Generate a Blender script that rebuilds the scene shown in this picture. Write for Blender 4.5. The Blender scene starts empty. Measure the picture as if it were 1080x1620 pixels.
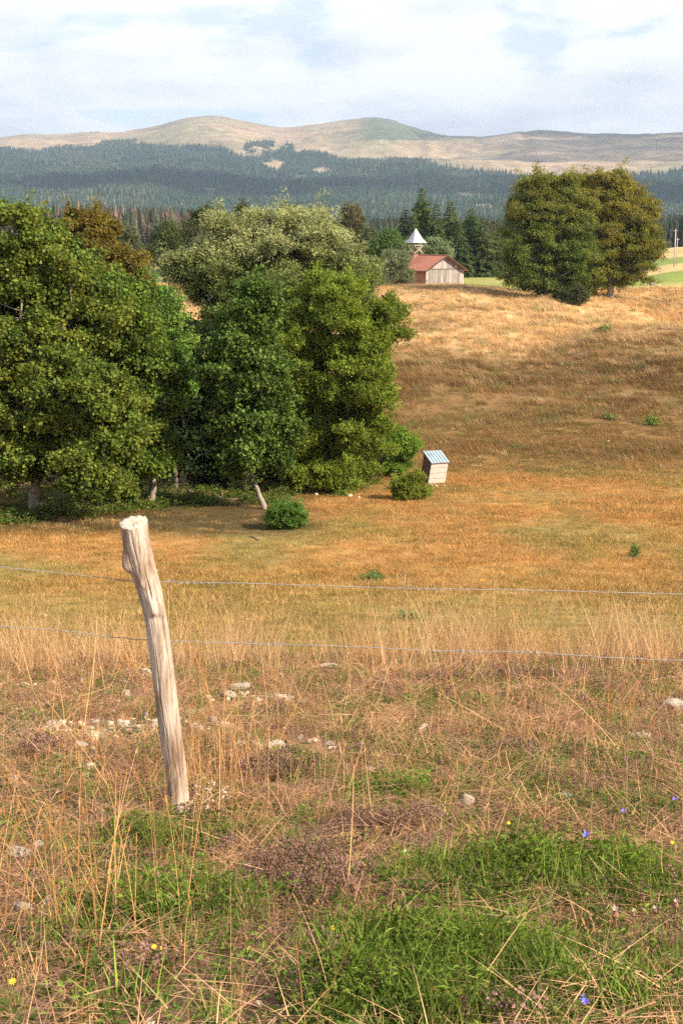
import bpy, math, random
import numpy as np
from mathutils import Vector, Matrix, noise as mnoise

random.seed(7)
rng = np.random.default_rng(7)
scene = bpy.context.scene
COL = scene.collection
R = math.radians

# ------------------------------------------------------------------ camera
F = 2250.0                      # focal length in photo pixels (1080 x 1620)
PITCH = R(11.0)
cam_d = bpy.data.cameras.new('camera')
cam = bpy.data.objects.new('camera', cam_d)
COL.objects.link(cam)
cam_d.sensor_fit = 'VERTICAL'
cam_d.sensor_height = 36.0
cam_d.lens = 36.0 * F / 1620.0
cam_d.clip_start = 0.05
cam_d.clip_end = 60000
cam.location = (0, 0, 0)
cam.rotation_euler = (R(90) - PITCH, 0, 0)
scene.camera = cam

# ------------------------------------------------------------------ light
SUN_EL = R(35.0)
SUN_AZ = math.atan2(0.78, -0.50)           # clockwise from +Y
SUNV = np.array([math.sin(SUN_AZ) * math.cos(SUN_EL), math.cos(SUN_AZ) * math.cos(SUN_EL), math.sin(SUN_EL)])
sun_d = bpy.data.lights.new('sun', 'SUN')
sun_d.energy = 5.0
sun_d.angle = R(0.55)
sun_d.color = (1.0, 0.87, 0.68)
sun = bpy.data.objects.new('sun', sun_d)
COL.objects.link(sun)
sun.rotation_euler = Vector(SUNV).to_track_quat('Z', 'Y').to_euler()
sun.location = (30, -20, 40)

scene.view_settings.view_transform = 'Standard'
scene.view_settings.look = 'None'
scene.view_settings.exposure = 0.86
scene.view_settings.gamma = 1.0
scene.view_settings.use_curve_mapping = False
scene.render.engine = 'CYCLES'
scene.cycles.max_bounces = 7
scene.cycles.diffuse_bounces = 3
scene.cycles.glossy_bounces = 2
scene.cycles.transmission_bounces = 4
scene.cycles.transparent_max_bounces = 16
scene.cycles.volume_bounces = 0
scene.cycles.sample_clamp_indirect = 6
scene.cycles.use_adaptive_sampling = True
scene.cycles.adaptive_threshold = 0.035
scene.cycles.use_denoising = False

world = bpy.data.worlds.new('World')
scene.world = world
world.use_nodes = True


def build_world():
    nt = world.node_tree
    nt.nodes.clear()
    N, L = nt.nodes.new, nt.links.new
    out = N('ShaderNodeOutputWorld')
    sky = N('ShaderNodeTexSky')
    sky.sky_type = 'NISHITA'
    sky.sun_disc = False
    sky.sun_elevation = SUN_EL
    sky.sun_rotation = SUN_AZ
    sky.air_density = 1.0
    sky.dust_density = 0.5
    sky.ozone_density = 3.0
    sky.altitude = 1100
    bg = N('ShaderNodeBackground')
    bg.inputs[1].default_value = 0.10
    L(sky.outputs[0], bg.inputs[0])
    tc = N('ShaderNodeTexCoord')
    sep = N('ShaderNodeSeparateXYZ')
    L(tc.outputs['Generated'], sep.inputs[0])
    zc = N('ShaderNodeMath'); zc.operation = 'MAXIMUM'; zc.inputs[1].default_value = 0.0
    L(sep.outputs[2], zc.inputs[0])
    za = N('ShaderNodeMath'); za.operation = 'ADD'; za.inputs[1].default_value = 0.24
    L(zc.outputs[0], za.inputs[0])
    dx = N('ShaderNodeMath'); dx.operation = 'DIVIDE'; L(sep.outputs[0], dx.inputs[0]); L(za.outputs[0], dx.inputs[1])
    dy = N('ShaderNodeMath'); dy.operation = 'DIVIDE'; L(sep.outputs[1], dy.inputs[0]); L(za.outputs[0], dy.inputs[1])
    cb = N('ShaderNodeCombineXYZ'); L(dx.outputs[0], cb.inputs[0]); L(dy.outputs[0], cb.inputs[1])
    cb.inputs[2].default_value = 3.1
    n1 = N('ShaderNodeTexNoise'); n1.inputs['Scale'].default_value = 3.0; n1.inputs['Detail'].default_value = 9
    n1.inputs['Roughness'].default_value = 0.56; n1.inputs['Distortion'].default_value = 0.3
    L(cb.outputs[0], n1.inputs['Vector'])
    # cover thins out towards the zenith
    thin = N('ShaderNodeMapRange'); thin.inputs[1].default_value = 0.05; thin.inputs[2].default_value = 0.7
    thin.inputs[3].default_value = 0.19; thin.inputs[4].default_value = -0.16
    L(sep.outputs[2], thin.inputs[0])
    ad = N('ShaderNodeMath'); ad.operation = 'ADD'; L(n1.outputs[0], ad.inputs[0]); L(thin.outputs[0], ad.inputs[1])
    mask = N('ShaderNodeMapRange'); mask.interpolation_type = 'SMOOTHSTEP'
    mask.inputs[1].default_value = 0.50; mask.inputs[2].default_value = 0.64; mask.inputs[3].default_value = 0.52
    L(ad.outputs[0], mask.inputs[0])
    n2 = N('ShaderNodeTexNoise'); n2.inputs['Scale'].default_value = 3.4; n2.inputs['Detail'].default_value = 6
    cb2 = N('ShaderNodeVectorMath'); cb2.operation = 'ADD'; cb2.inputs[1].default_value = (4.2, 1.3, 0)
    L(cb.outputs[0], cb2.inputs[0]); L(cb2.outputs[0], n2.inputs['Vector'])
    rp = N('ShaderNodeValToRGB')
    rp.color_ramp.elements[0].position = 0.30; rp.color_ramp.elements[0].color = (0.60, 0.635, 0.70, 1)
    rp.color_ramp.elements[1].position = 0.56; rp.color_ramp.elements[1].color = (0.86, 0.87, 0.89, 1)
    L(n2.outputs[0], rp.inputs[0])
    bg2 = N('ShaderNodeBackground'); bg2.inputs[1].default_value = 0.88
    L(rp.outputs[0], bg2.inputs[0])
    mx = N('ShaderNodeMixShader')
    L(mask.outputs[0], mx.inputs[0]); L(bg.outputs[0], mx.inputs[1]); L(bg2.outputs[0], mx.inputs[2])
    L(mx.outputs[0], out.inputs[0])


build_world()


# ------------------------------------------------------------------ helpers
def pv(px, row):
    """direction through a photo pixel, scaled so that y == 1"""
    a = (px - 540.0) / F
    b = (row - 810.0) / F
    d = np.array([a, math.cos(PITCH) - b * math.sin(PITCH), -math.sin(PITCH) - b * math.cos(PITCH)])
    return d / d[1]


def P(px, row, Y):
    return pv(px, row) * Y


def trow(row):
    return math.tan(math.atan((row - 810.0) / F) + PITCH)


_perm = np.random.default_rng(3).permutation(4096)
_grad = np.random.default_rng(4).uniform(0, 2 * math.pi, 4096)


def perlin(x, y):
    x = np.asarray(x, float); y = np.asarray(y, float)
    xi = np.floor(x).astype(np.int64); yi = np.floor(y).astype(np.int64)
    xf = x - xi; yf = y - yi
    u = xf * xf * xf * (xf * (xf * 6 - 15) + 10); v = yf * yf * yf * (yf * (yf * 6 - 15) + 10)

    def g(ix, iy, fx, fy):
        h = _perm[(_perm[ix & 4095] + iy) & 4095]
        a = _grad[h]
        return np.cos(a) * fx + np.sin(a) * fy
    n00 = g(xi, yi, xf, yf); n10 = g(xi + 1, yi, xf - 1, yf)
    n01 = g(xi, yi + 1, xf, yf - 1); n11 = g(xi + 1, yi + 1, xf - 1, yf - 1)
    return (n00 * (1 - u) + n10 * u) * (1 - v) + (n01 * (1 - u) + n11 * u) * v


def fbm(x, y, o=4, r=0.5):
    s = 0; a = 1.0; t = 0
    for i in range(o):
        s = s + a * perlin(np.asarray(x) * 2 ** i + 17.3 * i, np.asarray(y) * 2 ** i - 9.1 * i)
        t += a; a *= r
    return s / t * 1.5


def sstep(a, b, x):
    t = np.clip((np.asarray(x, float) - a) / (b - a), 0, 1)
    return t * t * (3 - 2 * t)


# ------------------------------------------------------------------ terrain
RIDGE = [(-700, 235), (-300, 222), (0, 218), (60, 209), (120, 210), (200, 203), (260, 195), (310, 181), (340, 178), (370, 181), (420, 192),
         (455, 197), (500, 190), (560, 183), (590, 180), (620, 186), (655, 200), (690, 211), (750, 214), (790, 210),
         (840, 200), (880, 200), (930, 206), (980, 210), (1080, 205), (1400, 200), (1900, 230)]
NEAR = [(0.3, None, -1.52), (2.7, 1620, 0), (4.8, 1295, 0), (7.0, 1150, 0), (9.5, 1062, 0), (10.8, 1042, 0), (14, None, -4.42), (20, None, -6.25),
        (26, None, -7.72), (30, None, -8.5), (40, 922, 0), (50, 850, 0), (60, 792, 0)]
MID = {
    -400: [(72, 752), (85, 690), (100, 620), (120, 560), (140, 510), (155, 480), (165, 465), (180, 458), (200, 456), (260, 440), (400, 410)],
    0:    [(72, 752), (85, 690), (100, 620), (120, 560), (140, 500), (155, 470), (165, 456), (180, 452), (200, 450), (260, 435), (400, 405)],
    400:  [(72, 757), (85, 695), (100, 632), (120, 562), (140, 505), (155, 468), (165, 455), (180, 452), (200, 450), (260, 434), (400, 405)],
    700:  [(72, 757), (85, 703), (100, 640), (120, 570), (140, 512), (155, 470), (165, 454), (180, 453), (200, 449), (260, 431), (400, 405)],
    850:  [(72, 757), (85, 703), (100, 645), (120, 580), (140, 512), (150, 490), (160, 473), (180, 464), (200, 452), (260, 431), (400, 402)],
    950:  [(72, 757), (85, 703), (100, 648), (120, 572), (132, 516), (140, 508), (150, 522), (162, 486), (176, 458), (200, 447), (260, 427), (400, 398)],
    1080: [(72, 757), (85, 706), (100, 648), (115, 580), (128, 530), (138, 518), (150, 548), (163, 530), (176, 462), (190, 434), (200, 429), (260, 413), (400, 389)],
    1500: [(72, 757), (85, 706), (100, 648), (115, 588), (130, 540), (143, 522), (152, 500), (180, 430), (200, 420), (260, 405), (400, 382)],
}
_cols = np.linspace(-700, 1900, 200)
_lY = np.linspace(math.log(0.3), math.log(9500), 700)
_Yg = np.exp(_lY)


def _terrain_table():
    keys = sorted(MID)
    # mid rows resampled at shared distances
    tab = np.zeros((len(_cols), len(_Yg)))
    prof = {}
    for k in keys:
        pts = [(y, (-trow(r) * y) if r else z) for (y, r, z) in NEAR]
        pts += [(y, -trow(r) * y) for (y, r) in MID[k]]
        z4 = pts[-1][1]
        pts += [(480, z4 - 2), (620, -9), (720, -5), (850, -3), (1000, -6), (1250, -18), (1500, -25)]
        ys = np.log([p[0] for p in pts]); zs = np.array([p[1] for p in pts])
        prof[k] = np.interp(_lY, ys, zs)
    kk = np.array(keys, float)
    stack = np.array([prof[k] for k in keys])
    rc = np.array([r[0] for r in RIDGE], float); rr = np.array([r[1] for r in RIDGE], float)
    for i, c in enumerate(_cols):
        cc = np.clip(c, kk[0], kk[-1])
        j = min(np.searchsorted(kk, cc, 'right') - 1, len(kk) - 2)
        t = (cc - kk[j]) / (kk[j + 1] - kk[j]); t = t * t * (3 - 2 * t)
        z = stack[j] * (1 - t) + stack[j + 1] * t
        rd = float(np.interp(c, rc, rr))
        my = [1500, 1900, 2500, 3200, 4000, 4800, 5500, 6300, 7000, 7600, 9500]
        mz = [-30, -12, -trow(338) * 2500, -trow(308) * 3200, -trow(279) * 4000, -trow(254) * 4800,
              -trow(min(236, rd + 28)) * 5500 if rd < 205 else -trow(rd + 20) * 5500,
              -trow(rd + (16 if rd < 205 else 9)) * 6300, -trow(rd) * 7000, -trow(rd) * 7000 - 60, -trow(rd) * 7000 - 340]
        zm = np.interp(_lY, np.log(my), mz)
        w = _Yg > 1500
        z[w] = zm[w]
        # smooth along distance
        k = np.exp(-np.linspace(-2, 2, 13) ** 2); k /= k.sum()
        zp = np.pad(z, 6, mode='edge')
        tab[i] = np.convolve(zp, k, 'valid')
    return tab


_TAB = _terrain_table()


def Zbase(x, y):
    x = np.asarray(x, float); y = np.asarray(y, float)
    yy = np.maximum(y, 0.3)
    az = x / np.maximum(yy, 6.0) if False else x / np.maximum(yy, 12.0)
    c = 540 + F * az * 0.985
    ci = np.clip((c - _cols[0]) / (_cols[1] - _cols[0]), 0, len(_cols) - 1.001)
    yi = np.clip((np.log(yy) - _lY[0]) / (_lY[1] - _lY[0]), 0, len(_lY) - 1.001)
    a = ci.astype(int); b = yi.astype(int); fa = ci - a; fb = yi - b
    z = (_TAB[a, b] * (1 - fa) * (1 - fb) + _TAB[a + 1, b] * fa * (1 - fb) + _TAB[a, b + 1] * (1 - fa) * fb + _TAB[a + 1, b + 1] * fa * fb)
    return z


def Z(x, y):
    x = np.asarray(x, float); y = np.asarray(y, float)
    z = Zbase(x, y)
    n = 0.030 * fbm(x * 1.3, y * 1.3, 3) * sstep(0.5, 2, y) * (1 - sstep(25, 60, y))
    n = n + 0.05 * fbm(x * 0.35 + 4, y * 0.35, 2) * (1 - sstep(40, 90, y))
    n = n + 0.10 * fbm(x * 0.10, y * 0.10 + 7, 3) * sstep(18, 35, y) * (1 - sstep(500, 900, y))
    hm = sstep(76, 100, y) * (1 - sstep(150, 172, y))
    n = n + 1.6 * fbm(x * 0.045 + 3, y * 0.06 + 7, 3) * hm
    n = n + 0.42 * fbm(x * 0.10 + 3, y * 0.42 + 0.5 * fbm(x * .08, y * .08, 2), 3) * hm
    n = n + (4 * fbm(x * 0.004, y * 0.004, 3)) * sstep(500, 900, y) * (1 - sstep(1600, 2600, y))
    m = sstep(1900, 3000, y)
    rid = 1 - np.abs(fbm(x * 0.0016 + 0.35 * y * 0.0016, y * 0.0009, 4)) * 2.2
    n = n + m * (22 * (rid - 0.6) * 1.3 + 20 * fbm(x * 0.0035, y * 0.002, 4)) * (1 - sstep(5600, 7000, y) * 0.7)
    n = n + m * 3.5 * fbm(x * 0.012, y * 0.010, 3)
    return z + n


_SY = np.exp(np.linspace(math.log(1.2), math.log(8000), 5000))


def hit(px, row):
    """first ground point seen through a photo pixel"""
    d = pv(px, row)
    C = _SY[::12]
    b = np.nonzero(d[2] * C <= Z(d[0] * C, C))[0]
    i = int(b[0]) if len(b) else len(C) - 1
    S = _SY[max(0, (i - 1) * 12):i * 12 + 1]
    b = np.nonzero(d[2] * S <= Z(d[0] * S, S))[0]
    y = S[b[0]] if len(b) else S[-1]
    return np.array([d[0] * y, y, float(Z(d[0] * y, y))])


# ------------------------------------------------------------------ object helpers
def tag(o, label=None, cat=None, group=None, kind=None):
    if label: o['label'] = label
    if cat: o['category'] = cat
    if group: o['group'] = group
    if kind: o['kind'] = kind
    return o


def thing(name, label, cat, loc, group=None):
    o = bpy.data.objects.new(name, None)
    COL.objects.link(o)
    o.empty_display_size = 0.2
    o.location = [float(v) for v in loc]
    return tag(o, label, cat, group)


def mesh_np(name, v, f, mat=None, smooth=False, uvface=None):
    me = bpy.data.meshes.new(name)
    v = np.asarray(v, float)
    if isinstance(f, np.ndarray):
        n, k = f.shape
        me.vertices.add(len(v)); me.vertices.foreach_set('co', v.ravel().astype(np.float32))
        me.loops.add(n * k); me.loops.foreach_set('vertex_index', f.ravel().astype(np.int32))
        me.polygons.add(n)
        me.polygons.foreach_set('loop_start', (np.arange(n) * k).astype(np.int32))
        me.polygons.foreach_set('loop_total', np.full(n, k, np.int32))
        me.update(calc_edges=True)
    else:
        me.from_pydata([tuple(p) for p in v], [], [tuple(q) for q in f])
        me.update()
    if smooth:
        me.polygons.foreach_set('use_smooth', [True] * len(me.polygons))
    if mat: me.materials.append(mat)
    return me


def link(name, me, parent=None):
    o = bpy.data.objects.new(name, me)
    COL.objects.link(o)
    if parent is not None: o.parent = parent
    return o


class MB:
    def __init__(s): s.v = []; s.f = []

    def add(s, v, f):
        n = len(s.v)
        s.v += [tuple(map(float, p)) for p in v]
        s.f += [tuple(i + n for i in q) for q in f]
        return s

    def box(s, x0, x1, y0, y1, z0, z1):
        v = [(x, y, z) for z in (z0, z1) for y in (y0, y1) for x in (x0, x1)]
        return s.add(v, [(0, 2, 3, 1), (4, 5, 7, 6), (0, 1, 5, 4), (2, 6, 7, 3), (0, 4, 6, 2), (1, 3, 7, 5)])

    def hexa(s, v8):
        return s.add(v8, [(0, 2, 3, 1), (4, 5, 7, 6), (0, 1, 5, 4), (2, 6, 7, 3), (0, 4, 6, 2), (1, 3, 7, 5)])

    def tube(s, pts, rad, seg=6, cap=True):
        pts = [Vector(p) for p in pts]
        if not hasattr(rad, '__len__'): rad = [rad] * len(pts)
        rings = []
        up = Vector((0.13, 0.31, 0.94))
        for i, p in enumerate(pts):
            t = (pts[min(i + 1, len(pts) - 1)] - pts[max(i - 1, 0)])
            if t.length < 1e-9: t = Vector((0, 0, 1))
            t.normalize()
            a = t.cross(up if abs(t.dot(up)) < 0.95 else Vector((1, 0, 0))).normalized()
            b = t.cross(a)
            rings.append([p + (a * math.cos(k * 2 * math.pi / seg) + b * math.sin(k * 2 * math.pi / seg)) * rad[i] for k in range(seg)])
        v = [q for r in rings for q in r]
        f = [(i * seg + k, i * seg + (k + 1) % seg, (i + 1) * seg + (k + 1) % seg, (i + 1) * seg + k) for i in range(len(pts) - 1) for k in range(seg)]
        if cap:
            f.append(tuple(range(seg))[::-1]); f.append(tuple((len(pts) - 1) * seg + k for k in range(seg)))
        return s.add(v, f)

    def mesh(s, name, mat, smooth=False, off=(0, 0, 0)):
        v = np.array(s.v, float) - np.asarray(off, float)
        return mesh_np(name, v, s.f, mat, smooth)

    def build(s, name, mat, parent=None, smooth=False, off=(0, 0, 0)):
        return link(name, s.mesh(name, mat, smooth, off), parent)


# ------------------------------------------------------------------ materials
def newmat(name):
    m = bpy.data.materials.new(name)
    m.use_nodes = True
    nt = m.node_tree
    b = nt.nodes['Principled BSDF']
    return m, nt, b


def simple(name, col, rough=0.8, var=0.25, scale=8.0, bump=0.2, metal=0.0, stretch=(1, 1, 1), dark=None, spec=0.3, wear=None):
    m, nt, b = newmat(name)
    N, L = nt.nodes.new, nt.links.new
    tc = N('ShaderNodeTexCoord'); mp = N('ShaderNodeMapping'); mp.inputs['Scale'].default_value = stretch
    L(tc.outputs['Object'], mp.inputs[0])
    n = N('ShaderNodeTexNoise'); n.inputs['Scale'].default_value = scale; n.inputs['Detail'].default_value = 7
    n.inputs['Roughness'].default_value = 0.65
    L(mp.outputs[0], n.inputs['Vector'])
    r = N('ShaderNodeValToRGB')
    d = dark or tuple(c * (1 - var) for c in col)
    li = tuple(min(1, c * (1 + var)) for c in col)
    r.color_ramp.elements[0].position = 0.32; r.color_ramp.elements[0].color = (*d, 1)
    r.color_ramp.elements[1].position = 0.68; r.color_ramp.elements[1].color = (*li, 1)
    L(n.outputs[0], r.inputs[0])
    last = r.outputs[0]
    if wear:
        n2 = N('ShaderNodeTexNoise'); n2.inputs['Scale'].default_value = scale * 0.3; n2.inputs['Detail'].default_value = 5
        L(tc.outputs['Object'], n2.inputs['Vector'])
        mr = N('ShaderNodeMapRange'); mr.inputs[1].default_value = 0.5; mr.inputs[2].default_value = 0.65
        L(n2.outputs[0], mr.inputs[0])
        mx = N('ShaderNodeMix'); mx.data_type = 'RGBA'; mx.inputs[7].default_value = (*wear, 1)
        L(mr.outputs[0], mx.inputs[0]); L(last, mx.inputs[6]); last = mx.outputs[2]
    L(last, b.inputs['Base Color'])
    b.inputs['Roughness'].default_value = rough
    b.inputs['Metallic'].default_value = metal
    b.inputs['Specular IOR Level'].default_value = spec
    if bump:
        bp = N('ShaderNodeBump'); bp.inputs['Strength'].default_value = bump; bp.inputs['Distance'].default_value = 0.02
        L(n.outputs[0], bp.inputs['Height']); L(bp.outputs[0], b.inputs['Normal'])
    return m


def foliage_mat(name, trans=0.3, rough=0.55, var=0.35, spec=0.25, huevar=0.0):
    """leaf / blade material: colour comes with each instance"""
    m, nt, b = newmat(name)
    N, L = nt.nodes.new, nt.links.new
    at = N('ShaderNodeAttribute'); at.attribute_type = 'INSTANCER'; at.attribute_name = 'col'
    vc = N('ShaderNodeAttribute'); vc.attribute_type = 'GEOMETRY'; vc.attribute_name = 'tint'
    mul = N('ShaderNodeVectorMath'); mul.operation = 'MULTIPLY'
    L(at.outputs['Vector'], mul.inputs[0]); L(vc.outputs['Vector'], mul.inputs[1])
    oi = N('ShaderNodeObjectInfo')
    mr = N('ShaderNodeMapRange'); mr.inputs[3].default_value = 1 - var; mr.inputs[4].default_value = 1 + var
    L(oi.outputs['Random'], mr.inputs[0])
    sc = N('ShaderNodeVectorMath'); sc.operation = 'SCALE'
    L(mul.outputs[0], sc.inputs[0]); L(mr.outputs[0], sc.inputs['Scale'])
    L(sc.outputs[0], b.inputs['Base Color'])
    b.inputs['Roughness'].default_value = rough
    b.inputs['Specular IOR Level'].default_value = spec
    tr = N('ShaderNodeBsdfTranslucent')
    L(sc.outputs[0], tr.inputs[0])
    mx = N('ShaderNodeMixShader'); mx.inputs[0].default_value = trans
    out = nt.nodes['Material Output']
    L(b.outputs[0], mx.inputs[1]); L(tr.outputs[0], mx.inputs[2]); L(mx.outputs[0], out.inputs[0])
    return m


M_LEAF = foliage_mat('leaf', 0.40, 0.6, 0.30, 0.12)
M_NEEDLE = foliage_mat('needle', 0.12, 0.7, 0.30, 0.08)
M_BLADE = foliage_mat('blade', 0.28, 0.7, 0.28, 0.08)
M_BARK = simple('bark', (0.17, 0.13, 0.10), 0.9, 0.35, 14, 0.6, stretch=(1, 1, 0.25))
M_PALEBARK = simple('pale_bark', (0.27, 0.225, 0.18), 0.9, 0.35, 10, 0.5, stretch=(1, 1, 0.4))


def ground_mat(name, fine, bump, dist):
    m, nt, b = newmat(name)
    N, L = nt.nodes.new, nt.links.new
    at = N('ShaderNodeAttribute'); at.attribute_name = 'col'
    tc = N('ShaderNodeTexCoord')
    cur = at.outputs['Vector']
    hs = None
    for s, amt in fine:
        n = N('ShaderNodeTexNoise'); n.inputs['Scale'].default_value = s; n.inputs['Detail'].default_value = 6
        n.inputs['Roughness'].default_value = 0.7
        L(tc.outputs['Object'], n.inputs['Vector'])
        mr = N('ShaderNodeMapRange'); mr.inputs[1].default_value = 0.3; mr.inputs[2].default_value = 0.7
        mr.inputs[3].default_value = 1 - amt; mr.inputs[4].default_value = 1 + amt
        L(n.outputs[0], mr.inputs[0])
        sc = N('ShaderNodeVectorMath'); sc.operation = 'SCALE'
        L(cur, sc.inputs[0]); L(mr.outputs[0], sc.inputs['Scale']); cur = sc.outputs[0]
        hs = n
    L(cur, b.inputs['Base Color'])
    b.inputs['Roughness'].default_value = 0.95
    b.inputs['Specular IOR Level'].default_value = 0.1
    bp = N('ShaderNodeBump'); bp.inputs['Strength'].default_value = bump; bp.inputs['Distance'].default_value = dist
    L(hs.outputs[0], bp.inputs['Height']); L(bp.outputs[0], b.inputs['Normal'])
    return m


# ------------------------------------------------------------------ scatter by geometry nodes
_groups = {}


def scatter_group(coll):
    if coll.name in _groups: return _groups[coll.name]
    ng = bpy.data.node_groups.new('scatter_' + coll.name, 'GeometryNodeTree')
    ng.interface.new_socket('Geometry', in_out='INPUT', socket_type='NodeSocketGeometry')
    ng.interface.new_socket('Geometry', in_out='OUTPUT', socket_type='NodeSocketGeometry')
    N, L = ng.nodes.new, ng.links.new
    gi = N('NodeGroupInput'); go = N('NodeGroupOutput')
    ci = N('GeometryNodeCollectionInfo'); ci.inputs[0].default_value = coll
    ci.inputs['Separate Children'].default_value = True; ci.inputs['Reset Children'].default_value = True
    iop = N('GeometryNodeInstanceOnPoints'); iop.inputs['Pick Instance'].default_value = True

    def attr(n, t):
        a = N('GeometryNodeInputNamedAttribute'); a.data_type = t; a.inputs['Name'].default_value = n
        return a.outputs['Attribute']
    L(gi.outputs[0], iop.inputs['Points']); L(ci.outputs[0], iop.inputs['Instance'])
    L(attr('idx', 'INT'), iop.inputs['Instance Index'])
    L(attr('rot', 'FLOAT_VECTOR'), iop.inputs['Rotation'])
    L(attr('scl', 'FLOAT_VECTOR'), iop.inputs['Scale'])
    L(iop.outputs[0], go.inputs[0])
    _groups[coll.name] = ng
    return ng


def scatter(name, pts, rot, scl, col, idx, coll, parent=None, off=(0, 0, 0)):
    pts = np.asarray(pts, float) - np.asarray(off, float)
    n = len(pts)
    me = bpy.data.meshes.new(name)
    me.vertices.add(n); me.vertices.foreach_set('co', pts.ravel().astype(np.float32))
    scl = np.asarray(scl, float)
    if scl.ndim == 1: scl = np.repeat(scl[:, None], 3, 1)
    for k, arr in (('rot', rot), ('scl', scl), ('col', col)):
        a = me.attributes.new(k, 'FLOAT_VECTOR', 'POINT')
        a.data.foreach_set('vector', np.broadcast_to(np.asarray(arr, float), (n, 3)).ravel().astype(np.float32))
    a = me.attributes.new('idx', 'INT', 'POINT')
    a.data.foreach_set('value', np.asarray(idx, np.int32) * np.ones(n, np.int32))
    me.update()
    o = link(name, me, parent)
    o['kind'] = 'stuff'
    md = o.modifiers.new('scatter', 'NODES')
    md.node_group = scatter_group(coll)
    return o


def source(coll, i, v, f, mat, tint=None, smooth=False):
    """source shape for the scatter; lives only in the node group's collection"""
    me = mesh_np(coll.name + '_%02d' % i, v, np.asarray(f) if isinstance(f, np.ndarray) else f, mat, smooth)
    a = me.attributes.new('tint', 'FLOAT_VECTOR', 'POINT')
    t = np.ones((len(v), 3)) if tint is None else np.asarray(tint, float)
    a.data.foreach_set('vector', t.ravel().astype(np.float32))
    o = bpy.data.objects.new(coll.name + '_%02d' % i, me)
    coll.objects.link(o)


def newcoll(n): return bpy.data.collections.new(n)


def frame_rot(d):
    """euler (XYZ) turning +Z onto d (array n x 3), with a random spin"""
    out = np.zeros_like(d)
    n = np.linalg.norm(d, axis=1); d = d / n[:, None]
    th = np.arccos(np.clip(d[:, 2], -1, 1)); ph = np.arctan2(d[:, 1], d[:, 0])
    # R = Rz(ph) Ry(th) ; euler XYZ => x=0,y=th,z=ph
    out[:, 1] = th; out[:, 2] = ph
    return out


# --- leaf sprigs ----------------------------------------------------------
def leaf_geo(L_, W_, base, d, nrm, fold=0.25, wide=0.45):
    d = d / np.linalg.norm(d); s = np.cross(d, nrm); s /= np.linalg.norm(s) + 1e-9; n = np.cross(s, d)
    v = [base, base + d * L_ * wide + s * W_ / 2 + n * fold * W_, base + d * L_ + n * (-0.12 * L_), base + d * L_ * wide - s * W_ / 2 + n * fold * W_]
    return v


def sprig(nleaf, L_, W_, spread, rg, hang=0.3, flat=0.5, tintvar=0.25, wide=0.45):
    V, Fc, T = [], [], []
    for k in range(nleaf):
        b = rg.normal(0, spread, 3) * np.array([1, 1, flat])
        d = rg.normal(0, 1, 3); d[2] = d[2] * 0.5 - hang
        nm = rg.normal(0, 0.55, 3) + np.array([0, 0, 1.0])
        l = L_ * rg.uniform(0.75, 1.25)
        v = leaf_geo(l, W_ * l / L_, b, d, nm, wide=wide)
        o = len(V); V += v; Fc += [(o, o + 1, o + 2), (o, o + 2, o + 3)]
        t = rg.uniform(1 - tintvar, 1 + tintvar); w = rg.uniform(-0.08, 0.08)
        T += [(t * (1 + w * 2), t, t * (1 - w))] * 4
    return np.array(V), np.array(Fc), np.array(T)


def leaf_collection(name, L_, W_, spread, n=10, kinds=4, seed=1, mat=None, **kw):
    c = newcoll(name); rg = np.random.default_rng(seed)
    for i in range(kinds):
        v, f, t = sprig(n, L_, W_, spread, rg, **kw)
        source(c, i, v, f, mat or M_LEAF, t)
    return c


C_BROAD = leaf_collection('broad_leaves', 0.13, 0.115, 0.11, 10, 5, 1, hang=0.45, wide=0.5)
C_SMALL = leaf_collection('small_leaves', 0.085, 0.05, 0.085, 16, 5, 2, hang=0.15)
C_WILLOW = leaf_collection('willow_leaves', 0.12, 0.035, 0.10, 16, 5, 3, hang=-0.5)
C_BEECH = leaf_collection('beech_leaves', 0.17, 0.12, 0.24, 14, 5, 4, hang=0.1, flat=0.25)
C_MIDLEAF = leaf_collection('mid_leaves', 0.22, 0.16, 0.22, 10, 4, 5, hang=0.2)


def needle_collection():
    c = newcoll('needle_sprays'); rg = np.random.default_rng(9)
    for i in range(4):
        V, Fc, T = [], [], []
        for k in range(14):
            t = k / 14
            b = np.array([t * 0.55, 0, -0.10 * t])
            sd = 1 if k % 2 else -1
            d = np.array([0.75, sd * rg.uniform(0.4, 0.9), rg.uniform(-0.35, 0.25)])
            v = leaf_geo(0.34 * (1 - 0.45 * t), 0.055, b, d, np.array([rg.normal(0, .4), rg.normal(0, .4), 1.0]))
            o = len(V); V += v; Fc += [(o, o + 1, o + 2), (o, o + 2, o + 3)]
            tt = rg.uniform(0.75, 1.3); T += [(tt, tt, tt)] * 4
        source(c, i, np.array(V), np.array(Fc), M_NEEDLE, np.array(T))
    return c


C_NEEDLE = needle_collection()


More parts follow.
